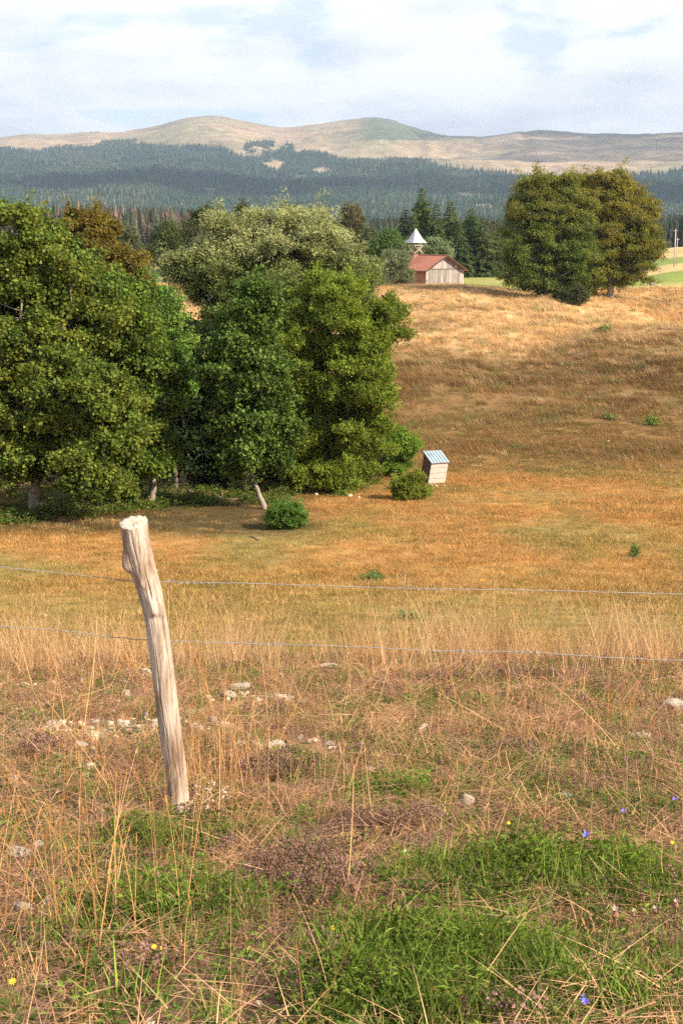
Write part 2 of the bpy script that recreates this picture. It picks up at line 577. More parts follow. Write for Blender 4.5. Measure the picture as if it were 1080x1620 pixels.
# ------------------------------------------------------------------ trees
def crown_points(blobs, Yt, clump, per, rg, flat=0.65, shell=0.5, depth=1.0, density=1.0, dy=None, cut=None, zlow=-1.2, rough=0.30, gap=0.30):
    """blobs: (px,row,rx,ry[,dY]) -> clump centres and sprig points inside the envelope"""
    E = []
    for b in blobs:
        yy = Yt + (b[4] if len(b) > 4 else 0)
        c = P(b[0], b[1], yy); rx = b[2] * yy / F; rz = b[3] * yy / F
        rx = max(rx - .5 * clump, .45 * rx); rz = max(rz - .4 * clump, .45 * rz)
        E.append((c, np.array([rx, min(rx, rz * 1.3) * depth, rz])))
    cl = []
    for c, r in E:
        area = 4 * math.pi * ((r[0] * r[1]) ** 1.6 / 3 + (r[0] * r[2]) ** 1.6 / 3 + (r[1] * r[2]) ** 1.6 / 3) ** (1 / 1.6)
        n = int(area / (clump * clump * 1.1) * density) + 3
        d = rg.normal(0, 1, (n, 3)); d /= np.linalg.norm(d, axis=1)[:, None]
        rad = rg.uniform(shell, 1.0, n) ** 0.6
        nz = fbm(d[:, 0] * 1.7 + c[0] + 0.8 * d[:, 1], d[:, 2] * 1.7 + c[2], 3)
        n2 = fbm(d[:, 0] * 2.6 + c[2] + 5, d[:, 2] * 3.6 + d[:, 1] + c[0], 2)
        p = c + d * r * (rad * (0.97 + rough * nz))[:, None]
        keep = (d[:, 2] > zlow) & ~((n2 > gap) & (rg.random(n) < 0.85))
        for (c2, r2) in E:
            if c2 is c: continue
            q = np.linalg.norm((p - c2) / r2, axis=1)
            keep &= (q > 0.62) | (rg.random(n) < 0.2)
        for a, b in zip(p[keep], d[keep]): cl.append((a, b))
    pts, nrm, cid = [], [], []
    rads = []
    for i, (c, d) in enumerate(cl):
        fr = rg.uniform(0.5, 1.45); k = int(per * (0.35 + 0.65 * fr ** 2)) + 2; rc = clump * fr
        u = rg.normal(0, 1, (k, 3)); u /= np.linalg.norm(u, axis=1)[:, None]
        u[:, 2] = np.where((u[:, 2] < -0.1) & (rg.random(k) < 0.6), -u[:, 2], u[:, 2])
        rr = rg.uniform(0.15, 1, k) ** 0.5 * rc
        q = c + u * rr[:, None] * np.array([1, 1, flat])
        pts.append(q); nrm.append(u + 0.6 * d); cid.append(np.full(k, i)); rads.append(rc)
        if rg.random() < 0.55:      # a shoot standing out of the clump
            m = int(rg.integers(4, 9)); g = d + np.array([rg.normal(0, .35), rg.normal(0, .35), rg.uniform(0, .9)]); g /= np.linalg.norm(g)
            t = np.linspace(0.5, rg.uniform(1.2, 1.9), m)[:, None]
            pts.append(c + g * rc * t + rg.normal(0, .05 * rc, (m, 3))); nrm.append(np.repeat(g[None], m, 0)); cid.append(np.full(m, i))
    return cl, np.concatenate(pts), np.concatenate(nrm), np.concatenate(cid), E


def limb(mb, a, b, r0, r1, rg, sag=0.1, n=6, seg=6):
    a = np.asarray(a, float); b = np.asarray(b, float)
    L_ = np.linalg.norm(b - a)
    ctl = (a + b) / 2 + np.array([0, 0, sag * L_]) + rg.normal(0, 0.06 * L_, 3)
    pts = []; rad = []
    for i in range(n + 1):
        t = i / n
        p = (1 - t) ** 2 * a + 2 * t * (1 - t) * ctl + t * t * b + (rg.normal(0, 0.012 * L_, 3) if 0 < i < n else 0)
        pts.append(p); rad.append(r0 * (1 - t) ** 0.8 + r1 * (1 - (1 - t) ** 0.8))
    mb.tube(pts, rad, seg, cap=False)
    return pts


def tree(label, base, Yt, blobs, col, coll, clump=0.7, per=45, size=1.0, group=None, cat='tree', name='broadleaf_tree', trunk_r=0.2, bark=None, flat=0.55,
         shell=0.30, density=0.62, seed=0, hues=0.25, nlimb=26, trunks=None, sp=(0.8, 1.25), col2=None, depth=1.0, zlow=-1.2, topcol=None, clear=(), rough=0.30, gap=0.30, bright=1.55):
    rg = np.random.default_rng(seed + 100)
    base = np.asarray(base, float)
    base = np.array([base[0], base[1], float(Z(base[0], base[1])) - 0.05])
    root = thing(name, label, cat, base, group)
    cl, pts, nrm, cid, E = crown_points(blobs, Yt, clump, per, rg, flat, shell, depth, density, zlow=zlow, rough=rough, gap=gap)
    gz = Z(pts[:, 0], pts[:, 1]) + 0.05
    ok = pts[:, 2] > gz
    if clear:
        qx, qr = pxrow(pts[:, 0], pts[:, 1], pts[:, 2])
        for (x0, x1, r0, r1) in clear: ok &= ~((qx > x0) & (qx < x1) & (qr > r0) & (qr < r1) & (rg.random(len(qx)) < 0.96))
    pts, nrm, cid = pts[ok], nrm[ok], cid[ok]
    # colour: clump to clump variation
    nc = len(cl)
    cc = np.asarray(col, float)[None, :] * (1 + rg.uniform(-hues, hues, (nc, 1)))
    if col2 is not None:
        w = np.clip(rg.normal(0.35, 0.35, (nc, 1)), 0, 1)
        cc = cc * (1 - w) + np.asarray(col2, float)[None, :] * w
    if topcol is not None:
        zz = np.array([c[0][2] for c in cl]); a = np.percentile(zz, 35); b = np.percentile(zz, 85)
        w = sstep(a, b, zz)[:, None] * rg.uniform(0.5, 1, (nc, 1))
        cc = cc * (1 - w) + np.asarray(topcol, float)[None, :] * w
    colr = bright * cc[cid] * (1 + rg.uniform(-0.15, 0.15, (len(pts), 1)))
    rot = frame_rot(nrm + np.array([0, 0, 0.8]))
    rot[:, 0] = 0
    rot = rot + np.stack([rg.uniform(-0.4, 0.4, len(pts)), rg.uniform(-0.4, 0.4, len(pts)), np.zeros(len(pts))], 1)
    rot[:, 2] = rg.uniform(0, 6.28, len(pts))
    scl = rg.uniform(sp[0], sp[1], len(pts)) * size
    scatter('crown', pts, rot, scl, colr, rg.integers(0, len(coll.objects), len(pts)), coll, root, base)
    # wood
    mb = MB()
    top = max(E, key=lambda e: e[0][2] + e[1][2])
    tt = np.array([top[0][0], top[0][1], top[0][2] + top[1][2] * 0.5])
    low = min(e[0][2] for e in E)
    stems = trunks or [(base, tt, trunk_r)]
    spine = []
    for (a, b, r) in stems:
        ps = limb(mb, a, b, r, r * 0.25, rg, 0.0, 10, 8)
        spine += [(p, r * (1 - 0.7 * i / 10)) for i, p in enumerate(ps) if i > 1]
    if nc:
        for j in rg.choice(nc, min(nlimb, nc), replace=False):
            c = cl[j][0]
            cand = [s for s in spine if s[0][2] < c[2] - 0.1 * abs(c[2] - base[2])] or spine
            s = min(cand, key=lambda q: np.linalg.norm((q[0] - c) * np.array([1, 1, 1.2])))
            if np.linalg.norm(s[0] - c) > 0.3:
                limb(mb, s[0], c, max(0.02, min(s[1] * 0.55, 0.10)), 0.012, rg, -0.05, 5, 5)
    mb.build('trunk', bark or M_BARK, root, True, base)
    return root


def spruce(label, x, y, h, r, col, seed, group=None, name='spruce_tree', bare=0.04, dens=1.0, size=1.0, cat='spruce'):
    rg = np.random.default_rng(seed + 500)
    base = np.array([x, y, float(Z(x, y)) - 0.1])
    root = thing(name, label, cat, base, group)
    pts, rot, scl, cc = [], [], [], []
    mb = MB(); mb.tube([base, base + np.array([0, 0, h * 0.5]), base + np.array([0, 0, h * 0.98])], [r * 0.085, r * 0.055, 0.02], 7)
    nlev = int(h / 0.42)
    for i in range(nlev):
        t = bare + (1 - bare) * i / nlev
        z = t * h
        R_ = r * (1 - t) ** 0.82 * rg.uniform(0.8, 1.12) + 0.12
        nb = int(rg.integers(6, 9) * dens) + 1
        a0 = rg.uniform(0, 6.28)
        for k in range(nb):
            a = a0 + k * 6.283 / nb + rg.uniform(-0.25, 0.25)
            Rb = R_ * rg.uniform(0.72, 1.15)
            tone = rg.uniform(0.78, 1.25)
            m = max(2, int(Rb / 0.30))
            for j in range(m):
                s = (j + 0.6) / m
                rr = Rb * s
                droop = -0.22 * rr - 0.05 * rr * rr / max(r, 1) + 0.10 * Rb * s * s
                side = rg.uniform(-0.14, 0.14) * Rb * s
                pts.append(base + np.array([math.cos(a) * rr - math.sin(a) * side, math.sin(a) * rr + math.cos(a) * side, z + droop + rg.uniform(-.08, .08)]))
                rot.append((rg.uniform(-0.3, 0.3), rg.uniform(0.0, 0.55), a + rg.uniform(-0.5, 0.5)))
                scl.append(size * rg.uniform(0.8, 1.35) * min(1.0, max(0.42, R_ / 1.15))); cc.append(1.75 * np.asarray(col) * tone * (0.85 + 0.3 * s))
            if k % 3 == 0:
                mb.tube([base + np.array([0, 0, z]), base + np.array([math.cos(a) * Rb * .8, math.sin(a) * Rb * .8, z - 0.2 * Rb])], [0.03, 0.01], 4, False)
    n = len(pts)
    scatter('crown', np.array(pts), np.array(rot), np.array(scl), np.array(cc), rg.integers(0, 4, n), C_NEEDLE, root, base)
    mb.build('trunk', M_BARK, root, True, base)
    return root


# ------------------------------------------------------------------ ground
def pxrow(x, y, z):
    cp, sp_ = math.cos(PITCH), math.sin(PITCH)
    dpt = y * cp - z * sp_
    up = y * sp_ + z * cp
    dpt = np.maximum(dpt, 0.1)
    return 540 + F * x / dpt, 810 - F * up / dpt


FTOP = [(-900, 245), (0, 232), (60, 238), (110, 229), (200, 226), (300, 225), (345, 236), (390, 244), (440, 236), (480, 240), (540, 250), (600, 252),
        (650, 254), (720, 262), (800, 270), (840, 276), (880, 300), (940, 298), (970, 278), (1030, 270), (1080, 265), (1900, 262)]


def forest_mask(px, row, x, y):
    top = np.interp(px, [p[0] for p in FTOP], [p[1] for p in FTOP])
    n = fbm(x * 0.004, y * 0.0025, 3)
    m = row > top + 10 * n + 2
    # grove of trees reaching up the pasture, clearings lower down
    m |= (np.abs(px - 425) < 38) & (row > 224 + 0.10 * np.abs(px - 425)) & (row < 244) & (fbm(x * .02, y * .01, 2) > 0.02)
    for (cx, cy, rx, ry) in ((432, 261, 20, 9), (510, 272, 22, 6), (335, 300, 12, 3), (208, 301, 8, 3), (735, 311, 16, 8), (770, 328, 26, 5), (480, 281, 10, 5)):
        e = ((px - cx) / rx) ** 2 + ((row - cy) / ry) ** 2 + 1.2 * fbm(x * .01, y * .006, 2)
        m &= ~(e < 0.9)
    return m & (y > 1850)


def mixc(a, b, w):
    return a * (1 - w[..., None]) + np.asarray(b, float) * w[..., None]


def fg_fields(x, y):
    """lush, thyme, gravel weights of the foreground bank"""
    def g(px, row, rx, ry, rot=0):
        h = FGC[(px, row)]
        sx = rx * h[1] / F; sy = ry * h[1] / F / 0.36
        return np.exp(-(((x - h[0]) / sx) ** 2 + ((y - h[1]) / sy) ** 2))
    n = fbm(x * 2.2, y * 2.2, 3)
    lush = 0.55 * g(560, 1612, 620, 45) + 0.85 * g(780, 1560, 360, 70) + 0.7 * g(330, 1440, 200, 60) + 0.35 * g(820, 1220, 280, 60) + 1.0 * g(760, 1400, 190, 45) + 1.0 * g(960, 1420, 190, 60) + 0.9 * g(640, 1520, 190, 50) + 0.8 * g(260, 1340, 130, 55) + 0.45 * g(600, 1260, 90, 25) + 0.5 * g(660, 1120, 170, 22) + 0.45 * g(950, 1290, 180, 30) + 0.35 * g(160, 1500, 200, 60)
    thy = 1.0 * g(480, 1400, 100, 75) + 0.7 * g(430, 1230, 70, 22) + 0.8 * g(610, 1310, 110, 22) + 0.8 * g(590, 1590, 80, 22) + 0.5 * g(60, 1200, 80, 22) + 0.5 * g(760, 1080, 260, 14) + 0.5 * g(380, 1550, 160, 50) + 0.4 * g(830, 1200, 120, 20)
    grv = 1.2 * g(190, 1150, 190, 40) + 0.6 * g(400, 1105, 140, 20) + 0.5 * g(60, 1090, 120, 25) + 0.5 * g(470, 1180, 120, 16) + 0.5 * g(1010, 1165, 90, 14)
    return np.clip(lush * 0.92 + 0.55 * n + .35 * fbm(x * 6, y * 6, 2), 0, 1), np.clip(1.4 * thy + 0.3 * n + .25 * fbm(x * 5 + 3, y * 5, 2), 0, 1), np.clip(grv + 0.25 * n, 0, 1)


FGC = {}
for k in [(560, 1612), (780, 1560), (820, 1220), (330, 1440), (760, 1400), (960, 1420), (640, 1520), (260, 1340), (600, 1260), (660, 1120), (950, 1290), (160, 1500), (480, 1400), (430, 1230), (610, 1310),
          (590, 1590), (60, 1200), (760, 1080), (380, 1550), (830, 1200), (190, 1150), (400, 1105), (60, 1090), (470, 1180), (1010, 1165)]:
    FGC[k] = hit(*k)

C_STRAW = np.array((0.56, 0.365, 0.175)); C_GOLD = np.array((0.44, 0.245, 0.085)); C_OLIVE = np.array((0.19, 0.165, 0.055))
C_BROWN = np.array((0.175, 0.105, 0.045)); C_GREEN = np.array((0.10, 0.17, 0.03))


def ground_colour(x, y, z):
    px, row = pxrow(x, y, z)
    sh = x.shape
    c = np.broadcast_to(np.array((0.27, 0.155, 0.10)), sh + (3,)).copy()
    lush, thy, grv = fg_fields(x, y)
    c = mixc(c, (0.09, 0.10, 0.035), lush * 0.8)
    c = mixc(c, (0.18, 0.11, 0.085), thy * 0.6)
    c = mixc(c, (0.42, 0.32, 0.22), grv * 0.5)
    # meadow bowl
    w = sstep(11.2, 13, y); c = mixc(c, C_GOLD * 0.9, w)
    ol = sstep(-0.10, 0.35, fbm(x * 0.13, y * 0.09, 4)) * 0.75 * w
    pt_ = sstep(.1, .4, fbm(x * .31 + 9, y * .2, 3)) * w; c = mixc(c, (.40, .21, .075), pt_ * .5)
    ol = np.maximum(ol, (1 - sstep(30, 46, y + 5 * fbm(x * .15, y * .15, 2))) * w * 0.8)
    c = mixc(c, C_OLIVE * 1.25, ol)
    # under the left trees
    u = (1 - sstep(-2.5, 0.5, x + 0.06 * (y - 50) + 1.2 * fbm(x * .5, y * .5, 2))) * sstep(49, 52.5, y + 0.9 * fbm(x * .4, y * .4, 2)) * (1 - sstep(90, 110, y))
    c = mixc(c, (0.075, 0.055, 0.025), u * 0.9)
    # hillside
    h = sstep(69, 82, y + 4 * fbm(x * .06, y * .06, 2)) * (1 - u)
    c = mixc(c, C_BROWN * 1.0, h * 0.85)
    s2 = sstep(110, 136, y + 12 * fbm(x * .05, y * .08 + 3, 3) - 0.15 * np.abs(x)) * (1 - u)
    c = mixc(c, C_STRAW * 1.0, s2)
    st = sstep(0.05, 0.45, fbm(x * 0.05, y * 0.16 + 11, 4)) * (h + s2 > 0.4)
    c = mixc(c, C_BROWN, st * 0.55)
    # fields behind
    f = sstep(183, 188, y) * (1 - sstep(330, 350, y))
    c = mixc(c, (0.25, 0.27, 0.075), f * 0.9)
    r = sstep(178, 186, y) * sstep(14, 24, x - 0.12 * (y - 160))
    band = sstep(-0.2, 0.2, np.sin(y * 0.075 + 0.3))
    c = mixc(c, (0.52, 0.38, 0.17), r * (1 - band) * (y < 600)); c = mixc(c, (0.21, 0.27, 0.06), r * band * (y < 330) * 0.9)
    c = mixc(c, (0.05, 0.05, 0.03), sstep(430, 520, y) * (y < 1300) * (1 - (px > 1000) * 0.0))
    # mountain
    mm = sstep(1000, 1500, y)
    pas = np.broadcast_to(np.array((0.43, 0.31, 0.20)), sh + (3,))
    g = sstep(-0.25, 0.35, fbm(x * 0.0022 + 5, y * 0.0016, 4))
    pas = mixc(pas, (0.25, 0.23, 0.13), g * 0.75)
    g2 = sstep(0.1, 0.5, fbm(x * 0.009, y * 0.005, 4)); pas = mixc(pas, (0.20, 0.17, 0.10), g2 * 0.5)
    pk = sstep(540, 600, px) * (1 - sstep(680, 760, px)) * (row < 222)  # peak darkened in the ground colour, standing in for cloud shadow
    pas = mixc(pas, (0.09, 0.125, 0.07), pk * 0.85)
    c = c * (1 - mm[..., None]) + pas * mm[..., None]
    fm = forest_mask(px, row, x, y).astype(float)
    c = mixc(c, (0.03, 0.052, 0.034), fm)
    return c


def ground_sheet(name, Ys, nu, um, mat, label=None):
    t = np.linspace(-1, 1, nu)
    u = um * (0.35 * t + 0.65 * t ** 3)
    Yg, U = np.meshgrid(Ys, u, indexing='ij')
    X = U * (np.maximum(Yg, 0) + 6)
    ZZ = Z(X, Yg)
    ZZ = np.where(Yg < 0.3, ZZ + 0.12 * (0.3 - Yg), ZZ)
    v = np.stack([X, Yg, ZZ], -1).reshape(-1, 3)
    ny = len(Ys)
    i = np.arange(ny - 1)[:, None] * nu + np.arange(nu - 1)[None, :]
    f = np.stack([i, i + 1, i + nu + 1, i + nu], -1).reshape(-1, 4)
    me = mesh_np(name, v, f, mat, True)
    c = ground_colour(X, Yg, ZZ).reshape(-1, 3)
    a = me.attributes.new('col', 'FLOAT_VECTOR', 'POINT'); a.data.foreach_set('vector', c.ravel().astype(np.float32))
    o = link(name, me); o['kind'] = 'structure'
    return o


M_GROUND = ground_mat('meadow_ground', [(0.35, 0.18), (3.0, 0.25), (28.0, 0.35)], 0.7, 0.03)
M_MOUNT = ground_mat('mountain_ground', [(0.004, 0.2), (0.02, 0.35), (0.15, 0.2)], 0.5, 2.0)
ys1 = np.concatenate([np.linspace(-14, 1.5, 12)[:-1], np.exp(np.linspace(math.log(1.5), math.log(1500), 560))])
ground_sheet('meadow', ys1, 260, 1.3, M_GROUND)
ys2 = np.exp(np.linspace(math.log(1500), math.log(9200), 240))
ground_sheet('mountain', ys2, 320, 0.9, M_MOUNT)

# ------------------------------------------------------------------ haze
def build_haze():
    m = bpy.data.materials.new('haze_air'); m.use_nodes = True
    nt = m.node_tree; nt.nodes.clear()
    out = nt.nodes.new('ShaderNodeOutputMaterial')
    pvn = nt.nodes.new('ShaderNodeVolumePrincipled')
    pvn.inputs['Color'].default_value = (0.62, 0.78, 1.0, 1)
    pvn.inputs['Density'].default_value = 0.000095
    pvn.inputs['Anisotropy'].default_value = 0.25
    nt.links.new(pvn.outputs[0], out.inputs['Volume'])
    b = MB().box(-8600, 8600, -60, 9300, -260, 760)
    o = b.build('haze', m); o['kind'] = 'stuff'
    tag(o, 'pale blue air in front of the far mountains')


build_haze()


# ------------------------------------------------------------------ clouds that shade the far slopes
def clouds():
    m = simple('cloud_white', (0.85, 0.85, 0.86), 1.0, 0.02, 0.01, 0.0, spec=0.0)
    nt = m.node_tree; tb = nt.nodes.new('ShaderNodeBsdfTransparent'); mxs = nt.nodes.new('ShaderNodeMixShader'); mxs.inputs[0].default_value = 0.80
    nt.links.new(nt.nodes['Principled BSDF'].outputs[0], mxs.inputs[1]); nt.links.new(tb.outputs[0], mxs.inputs[2]); nt.links.new(mxs.outputs[0], nt.nodes['Material Output'].inputs[0])
    rg = np.random.default_rng(21)
    import bmesh
    bm = bmesh.new(); bmesh.ops.create_icosphere(bm, subdivisions=2, radius=1.0)
    bv = np.array([v.co[:] for v in bm.verts]); bf = [tuple(v.index for v in f.verts) for f in bm.faces]; bm.free()
    for (tx, ty, tz, rx, ry, n) in ((1080, 6650, 430, 900, 480, 46), (1350, 5650, 300, 900, 560, 44), (1250, 4900, 240, 900, 450, 40), (-300, 3500, 100, 1100, 330, 44), (800, 3000, 60, 420, 260, 16)):
        s = (1750 - tz) / SUNV[2]
        c = np.array([tx, ty, tz]) + SUNV * s
        mb = MB()
        for k in range(n):
            a = rg.uniform(0, 6.28); r = rg.uniform(0, 1) ** 0.5
            q = c + np.array([math.cos(a) * r * rx, math.sin(a) * r * ry, rg.uniform(-60, 120) * (1 - r)])
            s_ = rg.uniform(110, 260) * (1.1 - 0.4 * r)
            w = bv * np.array([s_ * 1.3, s_ * 1.1, s_ * 0.55]) * (1 + 0.15 * np.sin(bv[:, :1] * 9 + k) * np.cos(bv[:, 1:2] * 7))
            w[:, 2] = np.maximum(w[:, 2], -0.22 * s_)
            mb.add(w + q, bf)
        o = mb.build('cloud', m, None, True, c); o.location = c; o['kind'] = 'structure'


clouds()


# ------------------------------------------------------------------ far forests
def far_conifers():
    c = newcoll('far_conifers'); rg = np.random.default_rng(5)
    for i in range(4):
        V, Fc, T = [], [], []
        for t in range(4):
            z0 = 0.06 + t * 0.22; z1 = z0 + 0.40 - 0.02 * t; r = 0.17 - 0.035 * t
            if t == 3: z1 = 1.0
            o = len(V); n = 7
            for k in range(n):
                a = k / n * 6.283 + rg.uniform(-.3, .3); rr = r * rg.uniform(0.65, 1.25)
                V.append((math.cos(a) * rr, math.sin(a) * rr, z0 + rg.uniform(-.03, .03)))
            V.append((rg.uniform(-.01, .01), rg.uniform(-.01, .01), z1))
            Fc += [(o + k, o + (k + 1) % n, o + n) for k in range(n)]
        source(c, i, np.array(V), Fc, M_NEEDLE)
    # bare grey-brown dead spruce
    V, Fc = [], []
    for k in range(26):
        z = rg.uniform(0.15, 0.95); a = rg.uniform(0, 6.28); l = 0.15 * (1.08 - z)
        o = len(V)
        V += [(0, 0, z), (math.cos(a) * l, math.sin(a) * l, z - 0.05), (math.cos(a + .5) * l * .9, math.sin(a + .5) * l * .9, z - 0.02)]
        Fc.append((o, o + 1, o + 2))
    o = len(V); V += [(-.012, 0, 0), (.012, 0, 0), (0, 0, 1), (0, .012, 0)]; Fc += [(o, o + 1, o + 2), (o + 1, o + 3, o + 2)]
    source(c, 4, np.array(V), Fc, M_NEEDLE)
    n = 170000
    az = rg.uniform(-0.34, 0.34, n); y = (rg.uniform(1900 ** 2, 5900 ** 2, n)) ** 0.5
    x = az * y; z = Z(x, y); px, row = pxrow(x, y, z)
    ok = forest_mask(px, row, x, y)
    x, y, z, row = x[ok], y[ok], z[ok], row[ok]
    dens = fbm(x * .006, y * .004, 3)
    ok = rg.random(len(x)) < 0.8 + dens
    x, y, z = x[ok], y[ok], z[ok]
    n = len(x)
    s = rg.uniform(10, 19, n) * (0.9 + 0.3 * fbm(x * .003, y * .002, 2))
    tone = 1 + 0.45 * fbm(x * .004 + 9, y * .003, 3) + rg.uniform(-.25, .25, n)
    col = np.array((0.046, 0.084, 0.054)) * tone[:, None]
    pale = rg.random(n) < 0.10 + 0.25 * (fbm(x * .003, y * .0015 + 5, 2) > 0.2)
    col[pale] = np.array((0.15, 0.15, 0.085)) * rg.uniform(0.6, 1.2, (pale.sum(), 1))
    rot = np.zeros((n, 3)); rot[:, 2] = rg.uniform(0, 6.28, n)
    scl = np.stack([s * rg.uniform(.8, 1.3, n), s * rg.uniform(.8, 1.3, n), s], 1)
    o = scatter('mountain_forest', np.stack([x, y, z - 0.5], 1), rot, scl, col, rg.integers(0, 4, n), c)
    tag(o, 'dense blue green spruce forest covering the lower mountain slopes', 'forest')
    # nearer forest with dying grey-brown spruces
    n = 9500
    az = rg.uniform(-0.36, 0.36, n); y = rg.uniform(600, 960, n)
    x = az * y; z = Z(x, y)
    s = rg.uniform(12, 19, n) + 2.5 * fbm(x * .02, y * .02, 2)
    px, row = pxrow(x, y, z)
    s *= np.interp(px, [0, 120, 300, 420, 700, 1000, 1080], [1.1, 1.15, 1.08, .85, .75, 0.85, 0.9])
    brown = (px < 430) & (rg.random(n) < 0.55 + 0.5 * fbm(x * .02, y * .02, 2)) | (rg.random(n) < 0.08)
    col = np.array((0.05, 0.062, 0.035)) * rg.uniform(0.6, 1.3, (n, 1))
    col[brown] = np.array((0.22, 0.145, 0.105)) * rg.uniform(0.5, 1.15, (brown.sum(), 1))
    ix = rg.integers(0, 4, n); ix[brown & (rg.random(n) < 0.55)] = 4
    rot = np.zeros((n, 3)); rot[:, 2] = rg.uniform(0, 6.28, n)
    scl = np.stack([s * rg.uniform(.6, .95, n), s * rg.uniform(.6, .95, n), s], 1)
    o = scatter('valley_forest', np.stack([x, y, z - 0.5], 1), rot, scl, col, ix, c)
    tag(o, 'strip of dark spruce forest with grey brown dying trees in the valley', 'forest')


far_conifers()


# ------------------------------------------------------------------ grass shapes
def blade_set(n, rad, h, w, lean, rg, seg=3, curl=0.4, wind=(0, 0), head=0, tipw=0.15, tv=0.25, lay=0.0):
    V, Fc, T = [], [], []
    for k in range(n):
        a = rg.uniform(0, 6.28); r = rad * rg.uniform(0, 1) ** 0.5
        b = np.array([math.cos(a) * r, math.sin(a) * r, 0.0])
        az = rg.uniform(0, 6.28); ln = lean * rg.uniform(0.2, 1.3)
        hh = h * rg.uniform(0.45, 1.15); ww = w * rg.uniform(0.7, 1.3)
        dx = np.array([math.cos(az), math.sin(az), 0]) * ln + np.array([wind[0], wind[1], 0]) * rg.uniform(.5, 1.3)
        fa = rg.uniform(0, 3.14); s = np.array([math.cos(fa), math.sin(fa), 0])
        p = b.copy(); o = len(V); tl = rg.uniform(1 - tv, 1 + tv)
        up = 1.0 if not lay else rg.uniform(0.02, lay)
        if lay: p[2] = rg.uniform(0.005, 0.05)
        d0 = np.array([dx[0], dx[1], up])
        for i in range(seg + 1):
            t = i / seg
            wv = ww * (1 - (1 - tipw) * t)
            V += [p - s * wv / 2, p + s * wv / 2]; T += [(tl, tl, tl)] * 2
            d = d0 + np.array([dx[0] * curl * t * 3, dx[1] * curl * t * 3, -curl * t * 1.2 * (0.4 if lay else 1)])
            p = p + d / np.linalg.norm(d) * hh / seg
            if lay: p[2] = max(p[2], 0.004)
        for i in range(seg): Fc += [(o + 2 * i, o + 2 * i + 1, o + 2 * i + 3, o + 2 * i + 2)]
        if head:
            # slender seed head: crossed spindles
            q = V[-1]; dd = d / np.linalg.norm(d)
            L_ = head * rg.uniform(.7, 1.3); wd = head * 0.085
            for sv in (np.array([1, 0, 0]), np.array([0, 1, 0])):
                o2 = len(V); V += [q, q + dd * L_ * .4 + sv * wd, q + dd * L_, q + dd * L_ * .4 - sv * wd]
                T += [(tl * .95, tl * .88, tl * .8)] * 4; Fc.append((o2, o2 + 1, o2 + 2, o2 + 3))
    return np.array(V), Fc, np.array(T)


def coll_of(name, fn, kinds, seed, mat=None):
    c = newcoll(name); rg = np.random.default_rng(seed)
    for i in range(kinds):
        v, f, t = fn(rg)
        source(c, i, v, f, mat or M_BLADE, t)
    return c


C_SHORT = coll_of('short_blades', lambda r: blade_set(26, 0.05, 0.075, 0.0030, 0.6, r, 2), 5, 11)
C_LITTER = coll_of('straw_litter', lambda r: blade_set(24, 0.13, 0.22, 0.0034, 1.0, r, 3, 0.15, lay=0.14), 6, 12)
C_STALK = coll_of('tall_stalks', lambda r: blade_set(2, 0.03, 0.46, 0.0029, 0.26, r, 6, 0.22, head=0.028, tipw=0.35), 8, 13)
C_FENCEG = coll_of('fence_grass', lambda r: blade_set(9, 0.07, 0.50, 0.0032, 0.32, r, 5, 0.26, head=0.022, tipw=0.3), 8, 14)
C_MEAD = coll_of('meadow_tufts', lambda r: blade_set(70, 0.45, 0.13, 0.013, 0.9, r, 2, 0.3), 6, 15)
C_HILL = coll_of('hill_tufts', lambda r: blade_set(46, 0.55, 0.48, 0.024, 0.35, r, 3, 0.35, wind=(-0.55, 0.1)), 8, 16)


def herb(rg, n=30, L_=0.016, W_=0.010, h=0.05, rad=0.05, hang=-0.3):
    V, Fc, T = [], [], []
    for k in range(n):
        b = np.array([rg.normal(0, rad * .6), rg.normal(0, rad * .6), rg.uniform(0.1, 1) * h])
        d = rg.normal(0, 1, 3); d[2] = d[2] * .4 - hang
        v = leaf_geo(L_ * rg.uniform(.7, 1.3), W_, b, d, rg.normal(0, .5, 3) + np.array([0, 0, 1.]))
        o = len(V); V += v; Fc += [(o, o + 1, o + 2, o + 3)]
        t = rg.uniform(.7, 1.3); T += [(t, t, t * .9)] * 4
    return np.array(V), Fc, np.array(T)


def thyme(rg):
    V, Fc, T = [], [], []
    for k in range(15):
        a = rg.uniform(0, 6.28); r = 0.05 * rg.uniform(0, 1) ** .5
        b = np.array([math.cos(a) * r, math.sin(a) * r, 0.0]); t = b + np.array([rg.normal(0, .015), rg.normal(0, .015), rg.uniform(.03, .075)])
        o = len(V); V += [b - (.0008, 0, 0), b + (.0008, 0, 0), t]; T += [(.8, .8, .6)] * 3; Fc.append((o, o + 1, o + 2))
        for j in range(rg.integers(3, 6)):
            c = t + rg.normal(0, .0045, 3) - np.array([0, 0, j * .005]); s = rg.uniform(.0024, .0042)
            o = len(V)
            V += [c + (s, 0, 0), c + (0, s, 0), c + (-s, 0, 0), c + (0, -s, 0), c + (0, 0, s * 1.2), c - (0, 0, s)]
            tt = rg.uniform(.7, 1.4); T += [(tt, tt, tt)] * 6
            Fc += [(o, o + 1, o + 4), (o + 1, o + 2, o + 4), (o + 2, o + 3, o + 4), (o + 3, o, o + 4), (o + 1, o, o + 5), (o + 3, o + 2, o + 5)]
    return np.array(V), Fc, np.array(T)


C_HERB = coll_of('low_herbs', lambda r: herb(r), 6, 17, M_LEAF)
C_FERNY = coll_of('feathery_herbs', lambda r: herb(r, 52, 0.021, 0.006, 0.10, 0.06, -0.5), 6, 18, M_LEAF)
C_ROSETTE = coll_of('broad_rosettes', lambda r: herb(r, 9, 0.05, 0.022, 0.025, 0.02, -0.35), 5, 19, M_LEAF)
C_THYME = coll_of('thyme_heads', thyme, 6, 20)


